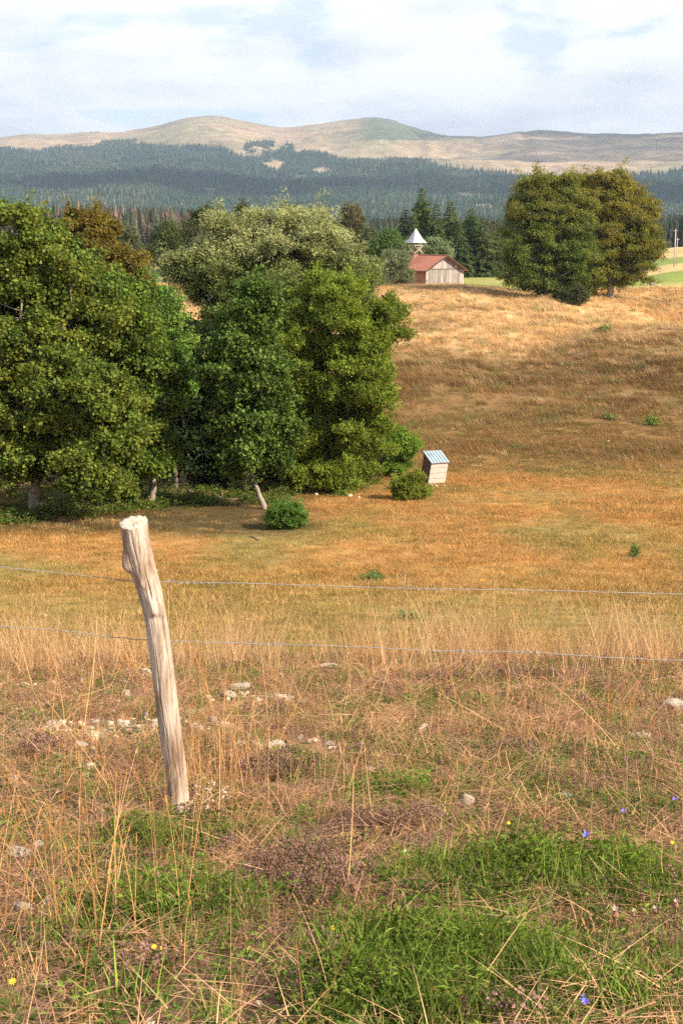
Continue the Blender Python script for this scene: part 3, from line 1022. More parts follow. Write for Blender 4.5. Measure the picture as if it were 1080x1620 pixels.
def fg_points(n, y0, y1, rg, margin=0.9, power=1.0):
    y = y0 + (y1 - y0) * rg.random(n) ** power
    w = 0.27 * y + margin
    # accept by width so that the density per square metre is even
    x = rg.uniform(-1, 1, n) * w
    keep = rg.random(n) < w / (0.27 * y1 + margin) if power == 1.0 else np.ones(n, bool)
    return x[keep], y[keep]


def place(name, x, y, coll, scl, col, label, cat, tilt=0.15, rg=None, lift=0.0, faceslope=False, spin=None):
    if len(y) and y.min() < 11 and name != 'limestone_gravel':
        k = np.ones(len(x), bool)
        for (rx, ry, rs) in ROCKS:
            k &= ((x - rx) / (rs * 1.15 + .015)) ** 2 + ((y - ry + rs * .45) / (rs * 1.3 + .02)) ** 2 > 1
        n0 = len(x); x, y = x[k], y[k]
        scl = np.asarray(scl)[k] if np.ndim(scl) and len(scl) == n0 else scl
        col = np.asarray(col)[k] if np.ndim(col) == 2 else col
        if spin is not None: spin = spin[k]
    n = len(x); z = Z(x, y) + lift
    rot = np.stack([rg.normal(0, tilt, n), rg.normal(0, tilt, n), rg.uniform(0, 6.28, n) if spin is None else spin], 1)
    if faceslope:
        e = 0.3
        gx = (Z(x + e, y) - Z(x - e, y)) / (2 * e); gy = (Z(x, y + e) - Z(x, y - e)) / (2 * e)
        # approximate the slope with a tilt expressed in the spun frame
        s = rot[:, 2]
        lx = gx * np.cos(s) + gy * np.sin(s); ly = -gx * np.sin(s) + gy * np.cos(s)
        rz = rot.copy()
        rz[:, 1] += 0; rz[:, 0] += 0
        # euler XYZ: apply local tilt first, then spin
        rz[:, 0] += np.arctan(ly); rz[:, 1] += -np.arctan(lx)
        rot = rz
    o = scatter(name, np.stack([x, y, z], 1), rot, scl, col, rg.integers(0, len(coll.objects), n), coll)
    tag(o, label, cat)
    return o


ROCKS = []


def foreground():
    rg = np.random.default_rng(31)
    FS = dict(faceslope=True)
    # straw litter
    x, y = fg_points(15000, 1.6, 11.6, rg); lush, thy, grv = fg_fields(x, y)
    k = rg.random(len(x)) < (1 - 0.55 * lush) * (.62 + .38 * sstep(2.8, 4, y)) * (1 - 0.8 * grv) * (1 - .6 * thy) * (0.75 + 0.4 * fbm(x * 1.2, y * 1.2, 2))
    x, y = x[k], y[k]; n = len(x)
    c = np.array((0.76, 0.44, 0.245)) * rg.uniform(.5, 1.12, (n, 1)); b = rg.random(n) < .25
    c[b] = np.array((0.44, 0.24, 0.13)) * rg.uniform(.6, 1.2, (b.sum(), 1))
    place('straw_litter', x, y, C_LITTER, rg.uniform(.6, 1.25, n), c, 'matted dry straw lying over the stony bank', 'dry grass', 0.12, rg, **FS)
    # short grass, part green
    x, y = fg_points(22000, 1.6, 11.6, rg); lush, thy, grv = fg_fields(x, y)
    k = rg.random(len(x)) < (0.35 + 0.65 * lush) * (1 - .9 * grv) * (1 - .5 * thy)
    x, y, lush = x[k], y[k], lush[k]; n = len(x)
    gr = rg.random(n) < 0.35 + 0.6 * lush
    c = np.array((0.50, 0.31, 0.14)) * rg.uniform(.6, 1.2, (n, 1)); c[gr] = np.array((0.18, 0.24, 0.05)) * rg.uniform(.5, 1.35, (gr.sum(), 1))
    place('short_grass', x, y, C_SHORT, rg.uniform(.6, 1.35, n), c, 'short green and straw coloured turf on the near bank', 'grass', 0.2, rg, **FS)
    # herbs
    x, y = fg_points(26000, 1.6, 11.4, rg); lush, thy, grv = fg_fields(x, y)
    k = rg.random(len(x)) < (0.14 + 0.86 * lush) * (1 - .8 * grv)
    x, y, lush = x[k], y[k], lush[k]; n = len(x)
    c = np.array((0.125, 0.195, 0.035)) * rg.uniform(.45, 1.4, (n, 1)); b = rg.random(n) < .25
    c[b] = np.array((0.20, 0.23, 0.05)) * rg.uniform(.6, 1.2, (b.sum(), 1))
    place('low_herbs', x, y, C_HERB, rg.uniform(.6, 1.4, n), c, 'small leaved green herbs creeping between the grasses', 'herbs', 0.2, rg, **FS)
    x, y = fg_points(26000, 1.6, 6.5, rg); lush, thy, grv = fg_fields(x, y)
    k = rg.random(len(x)) < sstep(0.45, 0.95, lush) * (0.4 + 0.6 * (x > 0.0)) * np.clip(.32 + 1.9 * fbm(x * 2.6, y * 2.6, 3), 0, 1)
    x, y = x[k], y[k]; n = len(x)
    c = np.array((0.15, 0.215, 0.032)) * rg.uniform(.45, 1.45, (n, 1))
    place('feathery_herbs', x, y, C_FERNY, rg.uniform(.5, 1.4, n), c, 'bright green feathery yarrow leaves at the lower right', 'herbs', 0.25, rg, **FS)
    x, y = fg_points(4200, 1.6, 9, rg); lush, thy, grv = fg_fields(x, y)
    k = rg.random(len(x)) < 0.15 + .6 * lush; x, y = x[k], y[k]; n = len(x)
    c = np.array((0.13, 0.20, 0.06)) * rg.uniform(.6, 1.3, (n, 1))
    place('broad_rosettes', x, y, C_ROSETTE, rg.uniform(.4, .9, n), c, 'low rosettes of broad green leaves in the turf', 'plants', 0.2, rg, **FS)
    # thyme
    x, y = fg_points(30000, 1.6, 11.3, rg); lush, thy, grv = fg_fields(x, y)
    k = rg.random(len(x)) < (0.05 + .95 * sstep(.25, .8, thy)) * (1 - .6 * lush) * (1 - .8 * grv); x, y = x[k], y[k]; n = len(x)
    c = np.array((0.225, 0.130, 0.105)) * rg.uniform(.6, 1.35, (n, 1)); b = rg.random(n) < .2; c[b] *= np.array((.7, .8, .6))
    place('thyme', x, y, C_THYME, rg.uniform(.7, 1.5, n), c, 'purple brown faded thyme carpeting the bank', 'thyme', 0.2, rg, **FS)
    # tall stalks
    x, y = fg_points(1150, 1.9, 9.0, rg); lush, thy, grv = fg_fields(x, y)
    k = rg.random(len(x)) < 0.75 - .35 * grv - .2 * lush + .35 * fbm(x * 1.5, y * 1.5, 2) + 0.25 * (x < -0.3) * (y < 5)
    x, y = x[k], y[k]; n = len(x)
    c = np.array((0.72, 0.43, 0.21)) * rg.uniform(.65, 1.1, (n, 1)); b = rg.random(n) < .35; c[b] = np.array((0.50, 0.23, 0.075)) * rg.uniform(.7, 1.15, (b.sum(), 1))
    place('tall_dry_stalks', x, y, C_STALK, rg.uniform(.5, 1.15, n) * (.62 + .38 * sstep(3.2, 5, y)), c, 'thin tall dry grass stalks with seed heads', 'dry grass', 0.16, rg)
    x, y = fg_points(2600, 1.7, 9.8, rg); lush, thy, grv = fg_fields(x, y)
    k = rg.random(len(x)) < 0.9 - .4 * grv - .3 * lush; x, y = x[k], y[k]; n = len(x)
    c = np.array((0.68, 0.44, 0.24)) * rg.uniform(.6, 1.12, (n, 1)); b = rg.random(n) < .3; c[b] = np.array((0.50, 0.26, 0.10)) * rg.uniform(.7, 1.15, (b.sum(), 1))
    place('fallen_stalks', x, y, C_STALK, rg.uniform(.3, .8, n) * (.6 + .4 * sstep(3.0, 5, y)), c, 'dry stalks leaning and lying across the turf', 'dry grass', 0.75, rg, lift=.01)
    # clump of stalks right of the post
    h = hit(335, 1240); x = rg.normal(h[0], 0.10, 60); y = rg.normal(h[1], 0.25, 60)
    x2 = rg.normal(hit(60, 1480)[0], .22, 70); y2 = rg.normal(hit(60, 1480)[1], .2, 70); x = np.r_[x, x2]; y = np.r_[y, y2]; n = len(x)
    c = np.array((0.60, 0.33, 0.13)) * rg.uniform(.65, 1.1, (n, 1))
    place('stalk_clump', x, y, C_STALK, rg.uniform(.6, 1.1, n), c, 'orange tinted stalks standing around the leaning post', 'dry grass', 0.14, rg)
    # fence line belt of tall grass on the brow
    n0 = 2300
    y = rg.normal(10.3, 0.55, n0); x = rg.uniform(-1, 1, n0) * (0.27 * y + 1.2)
    px = 540 + 225 * x
    k = (y > 8.3) & (y < 13) & (rg.random(n0) < np.interp(px, [0, 180, 330, 500, 560, 760, 1080], [1, .95, .8, .4, .55, .8, .95]) * (0.7 + 1.5 * fbm(x * 1.6, y, 2)))
    x, y = x[k], y[k]; n = len(x)
    c = np.array((0.68, 0.45, 0.24)) * rg.uniform(.6, 1.1, (n, 1)); b = rg.random(n) < .2; c[b] = np.array((0.50, 0.27, 0.10))
    place('fence_line_grass', x, y, C_FENCEG, rg.uniform(.35, 1.2, n), c, 'tall straw grass along the brow under the wires', 'dry grass', 0.12, rg)
    # pebbles
    import bmesh
    bm = bmesh.new(); bmesh.ops.create_icosphere(bm, subdivisions=1, radius=1.0)
    bv = np.array([v.co[:] for v in bm.verts]); bf = np.array([[v.index for v in f.verts] for f in bm.faces]); bm.free()
    pc = newcoll('pebbles')
    for i in range(6):
        s = np.array([rg.uniform(.8, 1.2), rg.uniform(.6, 1), rg.uniform(.35, .6)])
        source(pc, i, bv * s * rg.uniform(.8, 1.2, (len(bv), 1)), bf, M_BLADE_STONE)
    x, y = fg_points(5200, 3.0, 11.2, rg); lush, thy, grv = fg_fields(x, y)
    k = rg.random(len(x)) < sstep(.25, .8, grv) * np.clip(.45 + 1.6 * fbm(x * 2.1 + 5, y * 2.1, 2), 0, .9); x, y = x[k], y[k]; n = len(x)
    c = np.array((0.58, 0.45, 0.34)) * rg.uniform(.55, 1.1, (n, 1))
    place('limestone_rubble', x, y, pc, rg.uniform(.015, .042, n), c, 'broken pale limestone rubble in the stony strip left of the post', 'gravel', 0.4, rg, lift=.02)
    x, y = fg_points(16000, 1.6, 6.5, rg); lush, thy, grv = fg_fields(x, y)
    k = rg.random(len(x)) < sstep(.35, .95, lush) * .5; x, y = x[k], y[k]; n = len(x)
    c = np.array((0.17, 0.24, 0.04)) * rg.uniform(.5, 1.35, (n, 1))
    place('green_blades', x, y, C_SHORT, rg.uniform(1.0, 2.0, n), c, 'taller fresh green grass blades in the lush patches', 'grass', 0.2, rg)
    x, y = fg_points(9000, 1.8, 11.2, rg); lush, thy, grv = fg_fields(x, y)
    k = rg.random(len(x)) < grv * .95 + .012; x, y = x[k], y[k]; n = len(x)
    c = np.array((0.62, 0.50, 0.38)) * rg.uniform(.6, 1.1, (n, 1))
    sc = rg.uniform(.007, .026, n) * (1 + 1.0 * (rg.random(n) < .14))
    place('limestone_gravel', x, y, pc, sc, c, 'pale limestone gravel showing through the turf', 'gravel', 0.3, rg, lift=.012)


def meadow_grass():
    rg = np.random.default_rng(33)
    # brow to bowl
    n = 38000
    az = rg.uniform(-0.29, 0.29, n); y = (rg.uniform(12.0 ** 2, 98 ** 2, n)) ** .5; x = az * y
    z = Z(x, y); px, row = pxrow(x, y, z)
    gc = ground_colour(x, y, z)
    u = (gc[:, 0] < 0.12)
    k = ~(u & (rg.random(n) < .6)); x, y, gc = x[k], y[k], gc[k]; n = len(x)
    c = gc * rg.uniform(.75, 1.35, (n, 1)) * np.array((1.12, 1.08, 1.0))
    b = rg.random(n) < .22; c[b] = np.array((0.56, 0.35, 0.14)) * rg.uniform(.7, 1.1, (b.sum(), 1)); b = (rg.random(n) < .10); c[b] = np.array((.16, .17, .045))
    s = rg.uniform(.5, 1.2, n) * np.clip(1.0 + .9 * fbm(x * .12, y * .12, 2), .55, 1.5)
    place('meadow_grass', x, y, C_MEAD, s, c, 'short golden brown grass filling the meadow bowl', 'grass', 0.08, rg, **dict(faceslope=True))
    # long grass of the hillside
    n = 46000
    az = rg.uniform(-0.30, 0.30, n); y = (rg.uniform(74 ** 2, 180 ** 2, n)) ** .5; x = az * y
    k = ~((az < -0.20) & (y < 95)) ; x, y = x[k], y[k]
    z = Z(x, y); gc = ground_colour(x, y, z); n = len(x)
    f1 = fbm(x * .07, y * .14, 3)
    k = rg.random(n) < np.clip(.7 + 1.2 * f1, .35, 1); x, y, gc, f1 = x[k], y[k], gc[k], f1[k]; n = len(x)
    c = gc * rg.uniform(.8, 1.35, (n, 1)) * np.array((1.08, 1.06, 1.02)); b = rg.random(n) < .03 + .27 * sstep(104, 132, y + 8 * f1); c[b] = np.array((.62, .44, .24)) * rg.uniform(.7, 1.1, (b.sum(), 1)); b = rg.random(n) < .10; c[b] = np.array((.14, .17, .05))
    s = rg.uniform(.5, 1.3, n) * (0.65 + .35 * sstep(84, 112, y) + .6 * np.clip(f1, -.3, .6))
    spin = 1.3 * fbm(x * .035 + 8, y * .05, 3) * 1.6 + rg.normal(0, .3, n)
    place('hillside_grass', x, y, C_HILL, s, c, 'long wind combed straw grass over the hillside', 'grass', 0.08, rg, spin=spin)


M_BLADE_STONE = foliage_mat('pebble', 0.0, 0.9, 0.2)


# ------------------------------------------------------------------ fence post and wires
def wood_mat():
    m, nt, b = newmat('weathered_wood')
    N, L = nt.nodes.new, nt.links.new
    tc = N('ShaderNodeTexCoord')
    mp = N('ShaderNodeMapping'); mp.inputs['Scale'].default_value = (95, 95, 5.5); L(tc.outputs['Object'], mp.inputs[0])
    n = N('ShaderNodeTexNoise'); n.inputs['Scale'].default_value = 1.0; n.inputs['Detail'].default_value = 8; n.inputs['Roughness'].default_value = .8
    L(mp.outputs[0], n.inputs['Vector'])
    mp2 = N('ShaderNodeMapping'); mp2.inputs['Scale'].default_value = (16, 16, 5); L(tc.outputs['Object'], mp2.inputs[0])
    n2 = N('ShaderNodeTexNoise'); n2.inputs['Scale'].default_value = 1.0; n2.inputs['Detail'].default_value = 5; L(mp2.outputs[0], n2.inputs['Vector'])
    r = N('ShaderNodeValToRGB')
    e = r.color_ramp.elements
    e[0].position = 0.33; e[0].color = (0.12, 0.075, 0.05, 1); e[1].position = 0.74; e[1].color = (0.66, 0.60, 0.53, 1)
    k = e.new(0.43); k.color = (0.36, 0.275, 0.205, 1); k = e.new(0.55); k.color = (0.53, 0.44, 0.36, 1)
    L(n.outputs[0], r.inputs[0])
    r2 = N('ShaderNodeValToRGB'); r2.color_ramp.elements[0].position = .32; r2.color_ramp.elements[0].color = (0.50, 0.39, 0.31, 1)
    r2.color_ramp.elements[1].position = .62; r2.color_ramp.elements[1].color = (1, 1, 1, 1)
    L(n2.outputs[0], r2.inputs[0])
    mx = N('ShaderNodeMix'); mx.data_type = 'RGBA'; mx.blend_type = 'MULTIPLY'; mx.inputs[0].default_value = 1
    L(r.outputs[0], mx.inputs[6]); L(r2.outputs[0], mx.inputs[7])
    L(mx.outputs[2], b.inputs['Base Color'])
    b.inputs['Roughness'].default_value = 0.85; b.inputs['Specular IOR Level'].default_value = 0.2
    bp = N('ShaderNodeBump'); bp.inputs['Strength'].default_value = 0.8; bp.inputs['Distance'].default_value = 0.003
    L(n.outputs[0], bp.inputs['Height']); L(bp.outputs[0], b.inputs['Normal'])
    return m


M_WOOD = wood_mat()
M_WIRE = simple('galvanised_wire', (0.30, 0.28, 0.27), 0.6, 0.3, 60, 0.1, metal=0.25)
POST = hit(287, 1297)


def fence_post():
    Yp = POST[1]
    line = [(211, 826, 23.5), (216, 860, 22.5), (226, 900, 21.5), (237, 935, 20.5), (246, 975, 19.2), (255, 1040, 19), (266, 1130, 18.6), (277, 1210, 18.2), (287, 1297, 17.5), (294, 1360, 17.5)]
    rows = np.array([l[1] for l in line], float)
    nr, ns = 200, 150
    rr = np.linspace(rows[0], rows[-1], nr)
    cx = np.interp(rr, rows, [l[0] for l in line]); w = np.interp(rr, rows, [l[2] for l in line])
    k = np.ones(15) / 15
    cx = np.convolve(np.pad(cx, 7, mode='edge') + np.r_[np.linspace(-1, 0, 7) * 1.6, np.zeros(nr), np.linspace(0, 1, 7) * 1.6], k, 'valid')
    root = thing('fence_post', 'crooked weathered wooden fence post leaning left, carrying two wires on the near bank', 'fence post', (POST[0], Yp, POST[2]))
    V = []
    AI, AJ = np.meshgrid(np.arange(nr), np.arange(ns) / ns * 2 * math.pi, indexing='ij')
    GN = fbm(np.cos(AJ) * 5.2 + 40 + 0.15 * np.sin(AI * .06), np.sin(AJ) * 5.2 + AI * 0.035, 3) * 0.040 + fbm(np.cos(AJ) * 1.1 + 3, np.sin(AJ) * 1.1 + AI * 0.03, 2) * 0.05
    GN += fbm(np.cos(AJ) * 9 + 10, np.sin(AJ) * 9 + AI * 0.15, 2) * 0.02
    for i in range(nr):
        c = P(cx[i], rr[i], Yp); sc = Yp / F / (math.cos(PITCH) - (rr[i] - 810) / F * math.sin(PITCH)) * 1.0
        rad = w[i] * sc * .94
        for j in range(ns):
            a = j / ns * 2 * math.pi          # 0 = +x, -pi/2 = towards the camera
            g = float(GN[i, j])
            # long drying cracks
            for (ca, c0, c1, cd) in ((-1.35, 905, 960, .22), (-0.75, 965, 1100, .20), (-1.9, 1010, 1210, .10), (-1.0, 1130, 1290, .12), (-2.3, 860, 1000, .12), (-1.65, 830, 900, .10)):
                da = (a - 2 * math.pi if a > math.pi else a) - ca - 0.05 * math.sin(rr[i] * .05)
                g -= 0.8 * cd * math.exp(-(da / 0.035) ** 2) * float(sstep(c0, c0 + 25, rr[i]) * (1 - sstep(c1 - 25, c1, rr[i])))
            aa = a - 2 * math.pi if a > math.pi else a
            # stub on the left, broken off below; knot in the middle of the bend
            st = math.exp(-((aa + 2.75) / 0.32) ** 2) + math.exp(-((aa - 3.53) / 0.32) ** 2)
            g += 0.50 * st * float(sstep(858, 895, rr[i]) * (1 - sstep(896, 909, rr[i])))
            g += 0.34 * math.exp(-((aa + 1.42) / 0.30) ** 2) * float(sstep(925, 962, rr[i]) * (1 - sstep(964, 974, rr[i])))
            g += 0.22 * math.exp(-((aa + 0.75) / 0.22) ** 2) * float(sstep(940, 958, rr[i]) * (1 - sstep(966, 980, rr[i])))
            g += 0.16 * math.exp(-((aa + 1.75) / 0.2) ** 2) * math.exp(-((rr[i] - 922) / 6) ** 2)
            g += 0.12 * math.exp(-((aa + 0.5) / 0.25) ** 2) * math.exp(-((rr[i] - 898) / 8) ** 2)
            q = rad * (1 + g)
            V.append((c[0] + math.cos(a) * q, c[1] + math.sin(a) * q, c[2] + ((0.013 * math.sin(a) + .005 * math.cos(a)) * max(0, 1 - i / 6)) - (0.004 * abs(math.sin(a * 5)) if i == 0 else 0)))
    V = np.array(V)
    i = np.arange(nr - 1)[:, None] * ns; j = np.arange(ns)[None, :]
    f = np.stack([i + j, i + ns + j, i + ns + (j + 1) % ns, i + (j + 1) % ns], -1).reshape(-1, 4)
    link('shaft', mesh_np('shaft', V - POST, f, M_WOOD, True), root)
    # sawn end
    c0 = V[:ns].mean(0); E = [V[:ns]]
    for s, dz in ((0.96, .004), (0.7, .004), (0.4, .002), (0.1, .003)):
        r = c0 + (V[:ns] - c0) * s; r[:, 2] += dz + 0.0015 * np.sin(np.arange(ns) * 2.3 * s); E.append(r)
    EV = np.concatenate(E + [c0[None] + (0, 0, .002)])
    fs = [(k * ns + q, k * ns + (q + 1) % ns, (k + 1) * ns + (q + 1) % ns, (k + 1) * ns + q) for k in range(4) for q in range(ns)]
    fs += [(4 * ns + q, 4 * ns + (q + 1) % ns, 5 * ns) for q in range(ns)]
    ce = link('sawn_end', mesh_np('sawn_end', EV - POST, fs, simple('sawn_wood', (0.50, 0.42, 0.33), .9, .3, 40, .4), True), root)
    for (px, row) in ((266, 921), (277, 1016)):
        c = P(px - 4, row, Yp + .02)
        MB().tube([c + (0.004, -.005, .012), c + (.016, -.012, .008), c + (.018, -.012, -.006), c + (0.004, -.005, -.012)], .0018, 5).build('staple', M_WIRE, root, True, POST)


def wires():
    Yw = POST[1] + 0.055
    rg = random.Random(4)
    up = [(-700, 845), (-400, 862), (0, 897), (100, 907), (210, 919), (275, 921), (400, 923), (640, 931), (860, 934), (1080, 940), (1400, 952), (1800, 970)]
    lo = [(-700, 930), (-400, 957), (0, 991), (60, 994), (130, 1001), (165, 1006), (230, 1013), (400, 1018), (560, 1023), (700, 1030), (830, 1031), (960, 1040), (1080, 1045), (1400, 1064), (1800, 1095)]
    for pts, lab, barbs in ((up, 'upper grey barbed fence wire fixed near the top of the post', ((278, 335, 0), (655, 695, 0), (640, 652, 1))),
                            (lo, 'lower grey barbed fence wire running through the tops of the tall grass', ((725, 745, 0), (808, 850, 0), (846, 850, 1), (395, 440, 0)))):
        def at(px):
            return P(px, np.interp(px, [p[0] for p in pts], [p[1] for p in pts]), Yw)
        root = thing('fence_wire', lab, 'fence wire', at(287), 'two wires of the fence')
        off = at(287)
        xs = np.linspace(pts[0][0], pts[-1][0], 160)
        A = [at(x) + np.array([0, .0015 * math.sin(x * .31), .0015 * math.sin(x * .23)]) for x in xs]
        MB().tube(A, 0.00165, 6).build('wire', M_WIRE, root, True, off)
        for (a, b, up_) in barbs:
            mb = MB()
            if up_:
                c = at(a); mb.tube([c + (-.002, 0, .062), c + (0, -.002, .03), c + (.001, -.004, 0), c + (.006, -.002, -.012)], .0013, 5)
            else:
                n = int((b - a) * 1.6); T = []
                for i in range(n):
                    t = i / (n - 1); c = at(a + (b - a) * t); ph = t * (b - a) * 0.55
                    T.append(c + np.array([0, math.cos(ph), math.sin(ph)]) * .0034)
                T = [T[0] + (-.012, -.004, .012)] + T + [T[-1] + (.012, -.006, -.012)]
                mb.tube(T, .0013, 5)
            mb.build('barb', M_WIRE, root, True, off)


fence_post()
wires()

# ------------------------------------------------------------------ rocks
M_ROCK = simple('limestone', (0.52, 0.43, 0.34), 0.95, 0.35, 22, 0.7, dark=(0.30, 0.235, 0.18), spec=.15, wear=(0.62, 0.55, 0.46))
M_ROCKG = simple('grey_limestone', (0.36, 0.34, 0.31), 0.95, 0.3, 22, 0.7, spec=.15)


def rock_mesh(seed, ax, flat, detail=3, mat=None, cuts=13):
    import bmesh
    rg = np.random.default_rng(seed)
    bm = bmesh.new(); bmesh.ops.create_icosphere(bm, subdivisions=detail, radius=1.0)
    v = np.array([q.co[:] for q in bm.verts]); f = np.array([[q.index for q in t.verts] for t in bm.faces]); bm.free()
    nr = rg.normal(0, 1, (cuts, 3)); nr /= np.linalg.norm(nr, axis=1)[:, None]; d = rg.uniform(.42, .9, cuts)
    r = np.ones(len(v)) * 1.05
    for n_, d_ in zip(nr, d):
        q = v @ n_; r = np.where(q > 0.05, np.minimum(r, d_ / np.maximum(q, .05)), r)
    v = v * r[:, None]
    v += 0.16 * np.stack([fbm(v[:, 0] * 3 + seed, v[:, 1] * 3 + v[:, 2] * 2, 3)] * 3, 1) * v
    v[:, 2] += 0.06 * fbm(v[:, 0] * 2.5, v[:, 1] * 2.5 + seed, 2)
    v[:, 0] += .25 * v[:, 2] * math.sin(seed); v *= np.array([1, ax, flat * 1.25])
    return mesh_np('rock', v, f, mat or M_ROCK, False)


def rock(px, row, wpx, ax, flat, seed, label, group=None, mat=None, sink=.25, name='limestone_rock', cat='rock'):
    h = hit(px, row); s = wpx / 2 / F * math.hypot(h[1], h[2])
    me = rock_mesh(seed, ax, flat, 3 if wpx > 16 else 2, mat)
    o = link(name, me); o.location = (h[0], h[1], h[2] + s * flat * (0.85 - sink) + .01)
    o.scale = (s, s, s); o.rotation_euler = (random.uniform(-.15, .15), random.uniform(-.15, .15), random.uniform(-.5, .5))
    tag(o, label, cat, group)
    ROCKS.append((h[0], h[1], s))
    return o


GR = 'pale limestone rocks lying in the near bank'
for a in [
    (738, 1278, 32, .8, .75, 1, 'rounded pale limestone rock between thyme and green turf, right of the centre'),
    (893, 1267, 34, .7, .45, 2, 'flat pale rock half sunk in turf above the blue bellflower'),
    (919, 1274, 18, .7, .5, 3, 'small pale rock just beside the flat sunk one above the bellflower'),
    (1064, 1126, 44, .8, .62, 4, 'large pale boulder cut by the right edge near the lower wire'),
    (1076, 1158, 16, .8, .6, 5, 'small white rock below the large boulder at the right edge'),
    (1008, 1168, 46, .7, .20, 6, 'wide flat ledge of rock showing in dry grass at the right'),
    (433, 1190, 36, .7, .42, 7, 'broad cream rock in the thyme, right of the post'),
    (362, 1108, 30, .8, .55, 8, 'angular rock with a dark underside behind the tall stalks'),
    (378, 1094, 36, .6, .45, 9, 'wide rock with a raised knob just behind the angular one'),
    (404, 1040, 17, .8, .6, 10, 'small rounded rock near the brow right of the post'),
    (447, 1111, 42, .6, .35, 11, 'long low rock pointing right in the stony strip'),
    (234, 1071, 26, .7, .5, 12, 'smooth oval rock just left of the post below the lower wire'),
    (302, 1136, 26, .8, .55, 13, 'pale rock touching the right side of the post shaft'),
    (318, 1130, 15, .8, .6, 14, 'small rock right of the one touching the post shaft'),
    (231, 1138, 16, .8, .75, 15, 'small grey rock standing in the rubble left of the post'),
    (246, 1146, 18, .8, .6, 16, 'rock wedged against the left side of the post shaft'),
    (196, 1158, 32, .8, .65, 17, 'tallest rock of the rubble patch left of the post'),
    (152, 1170, 36, .7, .42, 18, 'broad rock in the middle of the rubble patch'),
    (126, 1186, 30, .7, .38, 19, 'low rock at the front edge of the rubble patch'),
    (150, 1148, 18, .8, .5, 20, 'small rock at the back of the rubble patch'),
    (65, 1109, 14, .8, .7, 21, 'bright white small rock standing alone at the upper left'),
    (54, 1118, 15, .8, .5, 22, 'small rock in front of the bright white one'),
    (77, 1118, 14, .8, .6, 23, 'small dull rock right of the bright white one'),
    (130, 1083, 16, .7, .6, 24, 'small pointed rock at the back of the stony strip'),
    (28, 1355, 54, .55, .34, 25, 'long cream rock at the left edge among orange stalks'),
    (62, 1342, 26, .7, .4, 26, 'crumbling pale rock just behind the long one at the left edge'),
    (22, 1238, 20, .7, .4, 27, 'small flat rock on the left edge above the long cream rock'),
    (388, 1380, 22, .8, .55, 28, 'left rock of a grey pair in the thyme carpet'),
    (414, 1380, 18, .8, .65, 29, 'right rock of a grey pair in the thyme carpet'),
    (522, 1058, 36, .6, .28, 30, 'low ledge of rock along the brow in the centre'),
    (496, 1060, 18, .6, .35, 31, 'short piece at the left end of the ledge on the brow'),
    (475, 1172, 14, .8, .5, 32, 'small white rock of a row in the centre of the bank'),
    (492, 1178, 16, .8, .5, 33, 'pale rock right of the small white one in the centre'),
    (520, 1182, 24, .7, .35, 34, 'flat rock at the right end of the row in the centre'),
    (570, 1186, 22, .8, .5, 35, 'grey brown rock beside a green herb in the centre'),
    (585, 1222, 26, .7, .25, 36, 'sunken flat rock below the grey brown one'),
    (36, 1442, 40, .6, .35, 37, 'grey rock half buried at the lower left edge'),
    (78, 1434, 22, .7, .4, 38, 'small grey rock right of the half buried one, lower left'),
]:
    rock(*a[:6], a[6], GR, M_ROCKG if a[5] in (15, 28, 29, 35, 37, 38, 2, 3) else None)
for a in [(553, 788, 16, .7, .5, 40, 'white stone on the meadow edge below the green willow'),
          (568, 790, 9, .7, .5, 41, 'small white stone right of the one below the green willow'),
          (592, 700, 8, .8, .6, 42, 'tiny pale stone at the foot of the slope left of the shelter'),
          (992, 705, 10, .8, .6, 43, 'pale stone on the hillside at the right, above the meadow floor'),
          (962, 700, 7, .8, .6, 44, 'tiny pale stone left of another on the right hillside'),
          (500, 786, 10, .8, .6, 45, 'dull stone beside the round green bush'),
          (640, 770, 8, .8, .6, 46, 'stone in the shade of the small bush by the shelter'),
          (719, 776, 7, .8, .6, 47, 'small white stone in grass right of the shelter'),
          (690, 771, 8, .8, .6, 48, 'cream stone under the middle of the wooden shelter'),
          (683, 770, 6, .8, .6, 49, 'cream stone under the left foot of the wooden shelter'),
          (701, 770, 6, .8, .6, 50, 'cream stone under the right foot of the wooden shelter')]:
    rock(*a[:6], a[6], 'small stones around the meadow', None, .1)


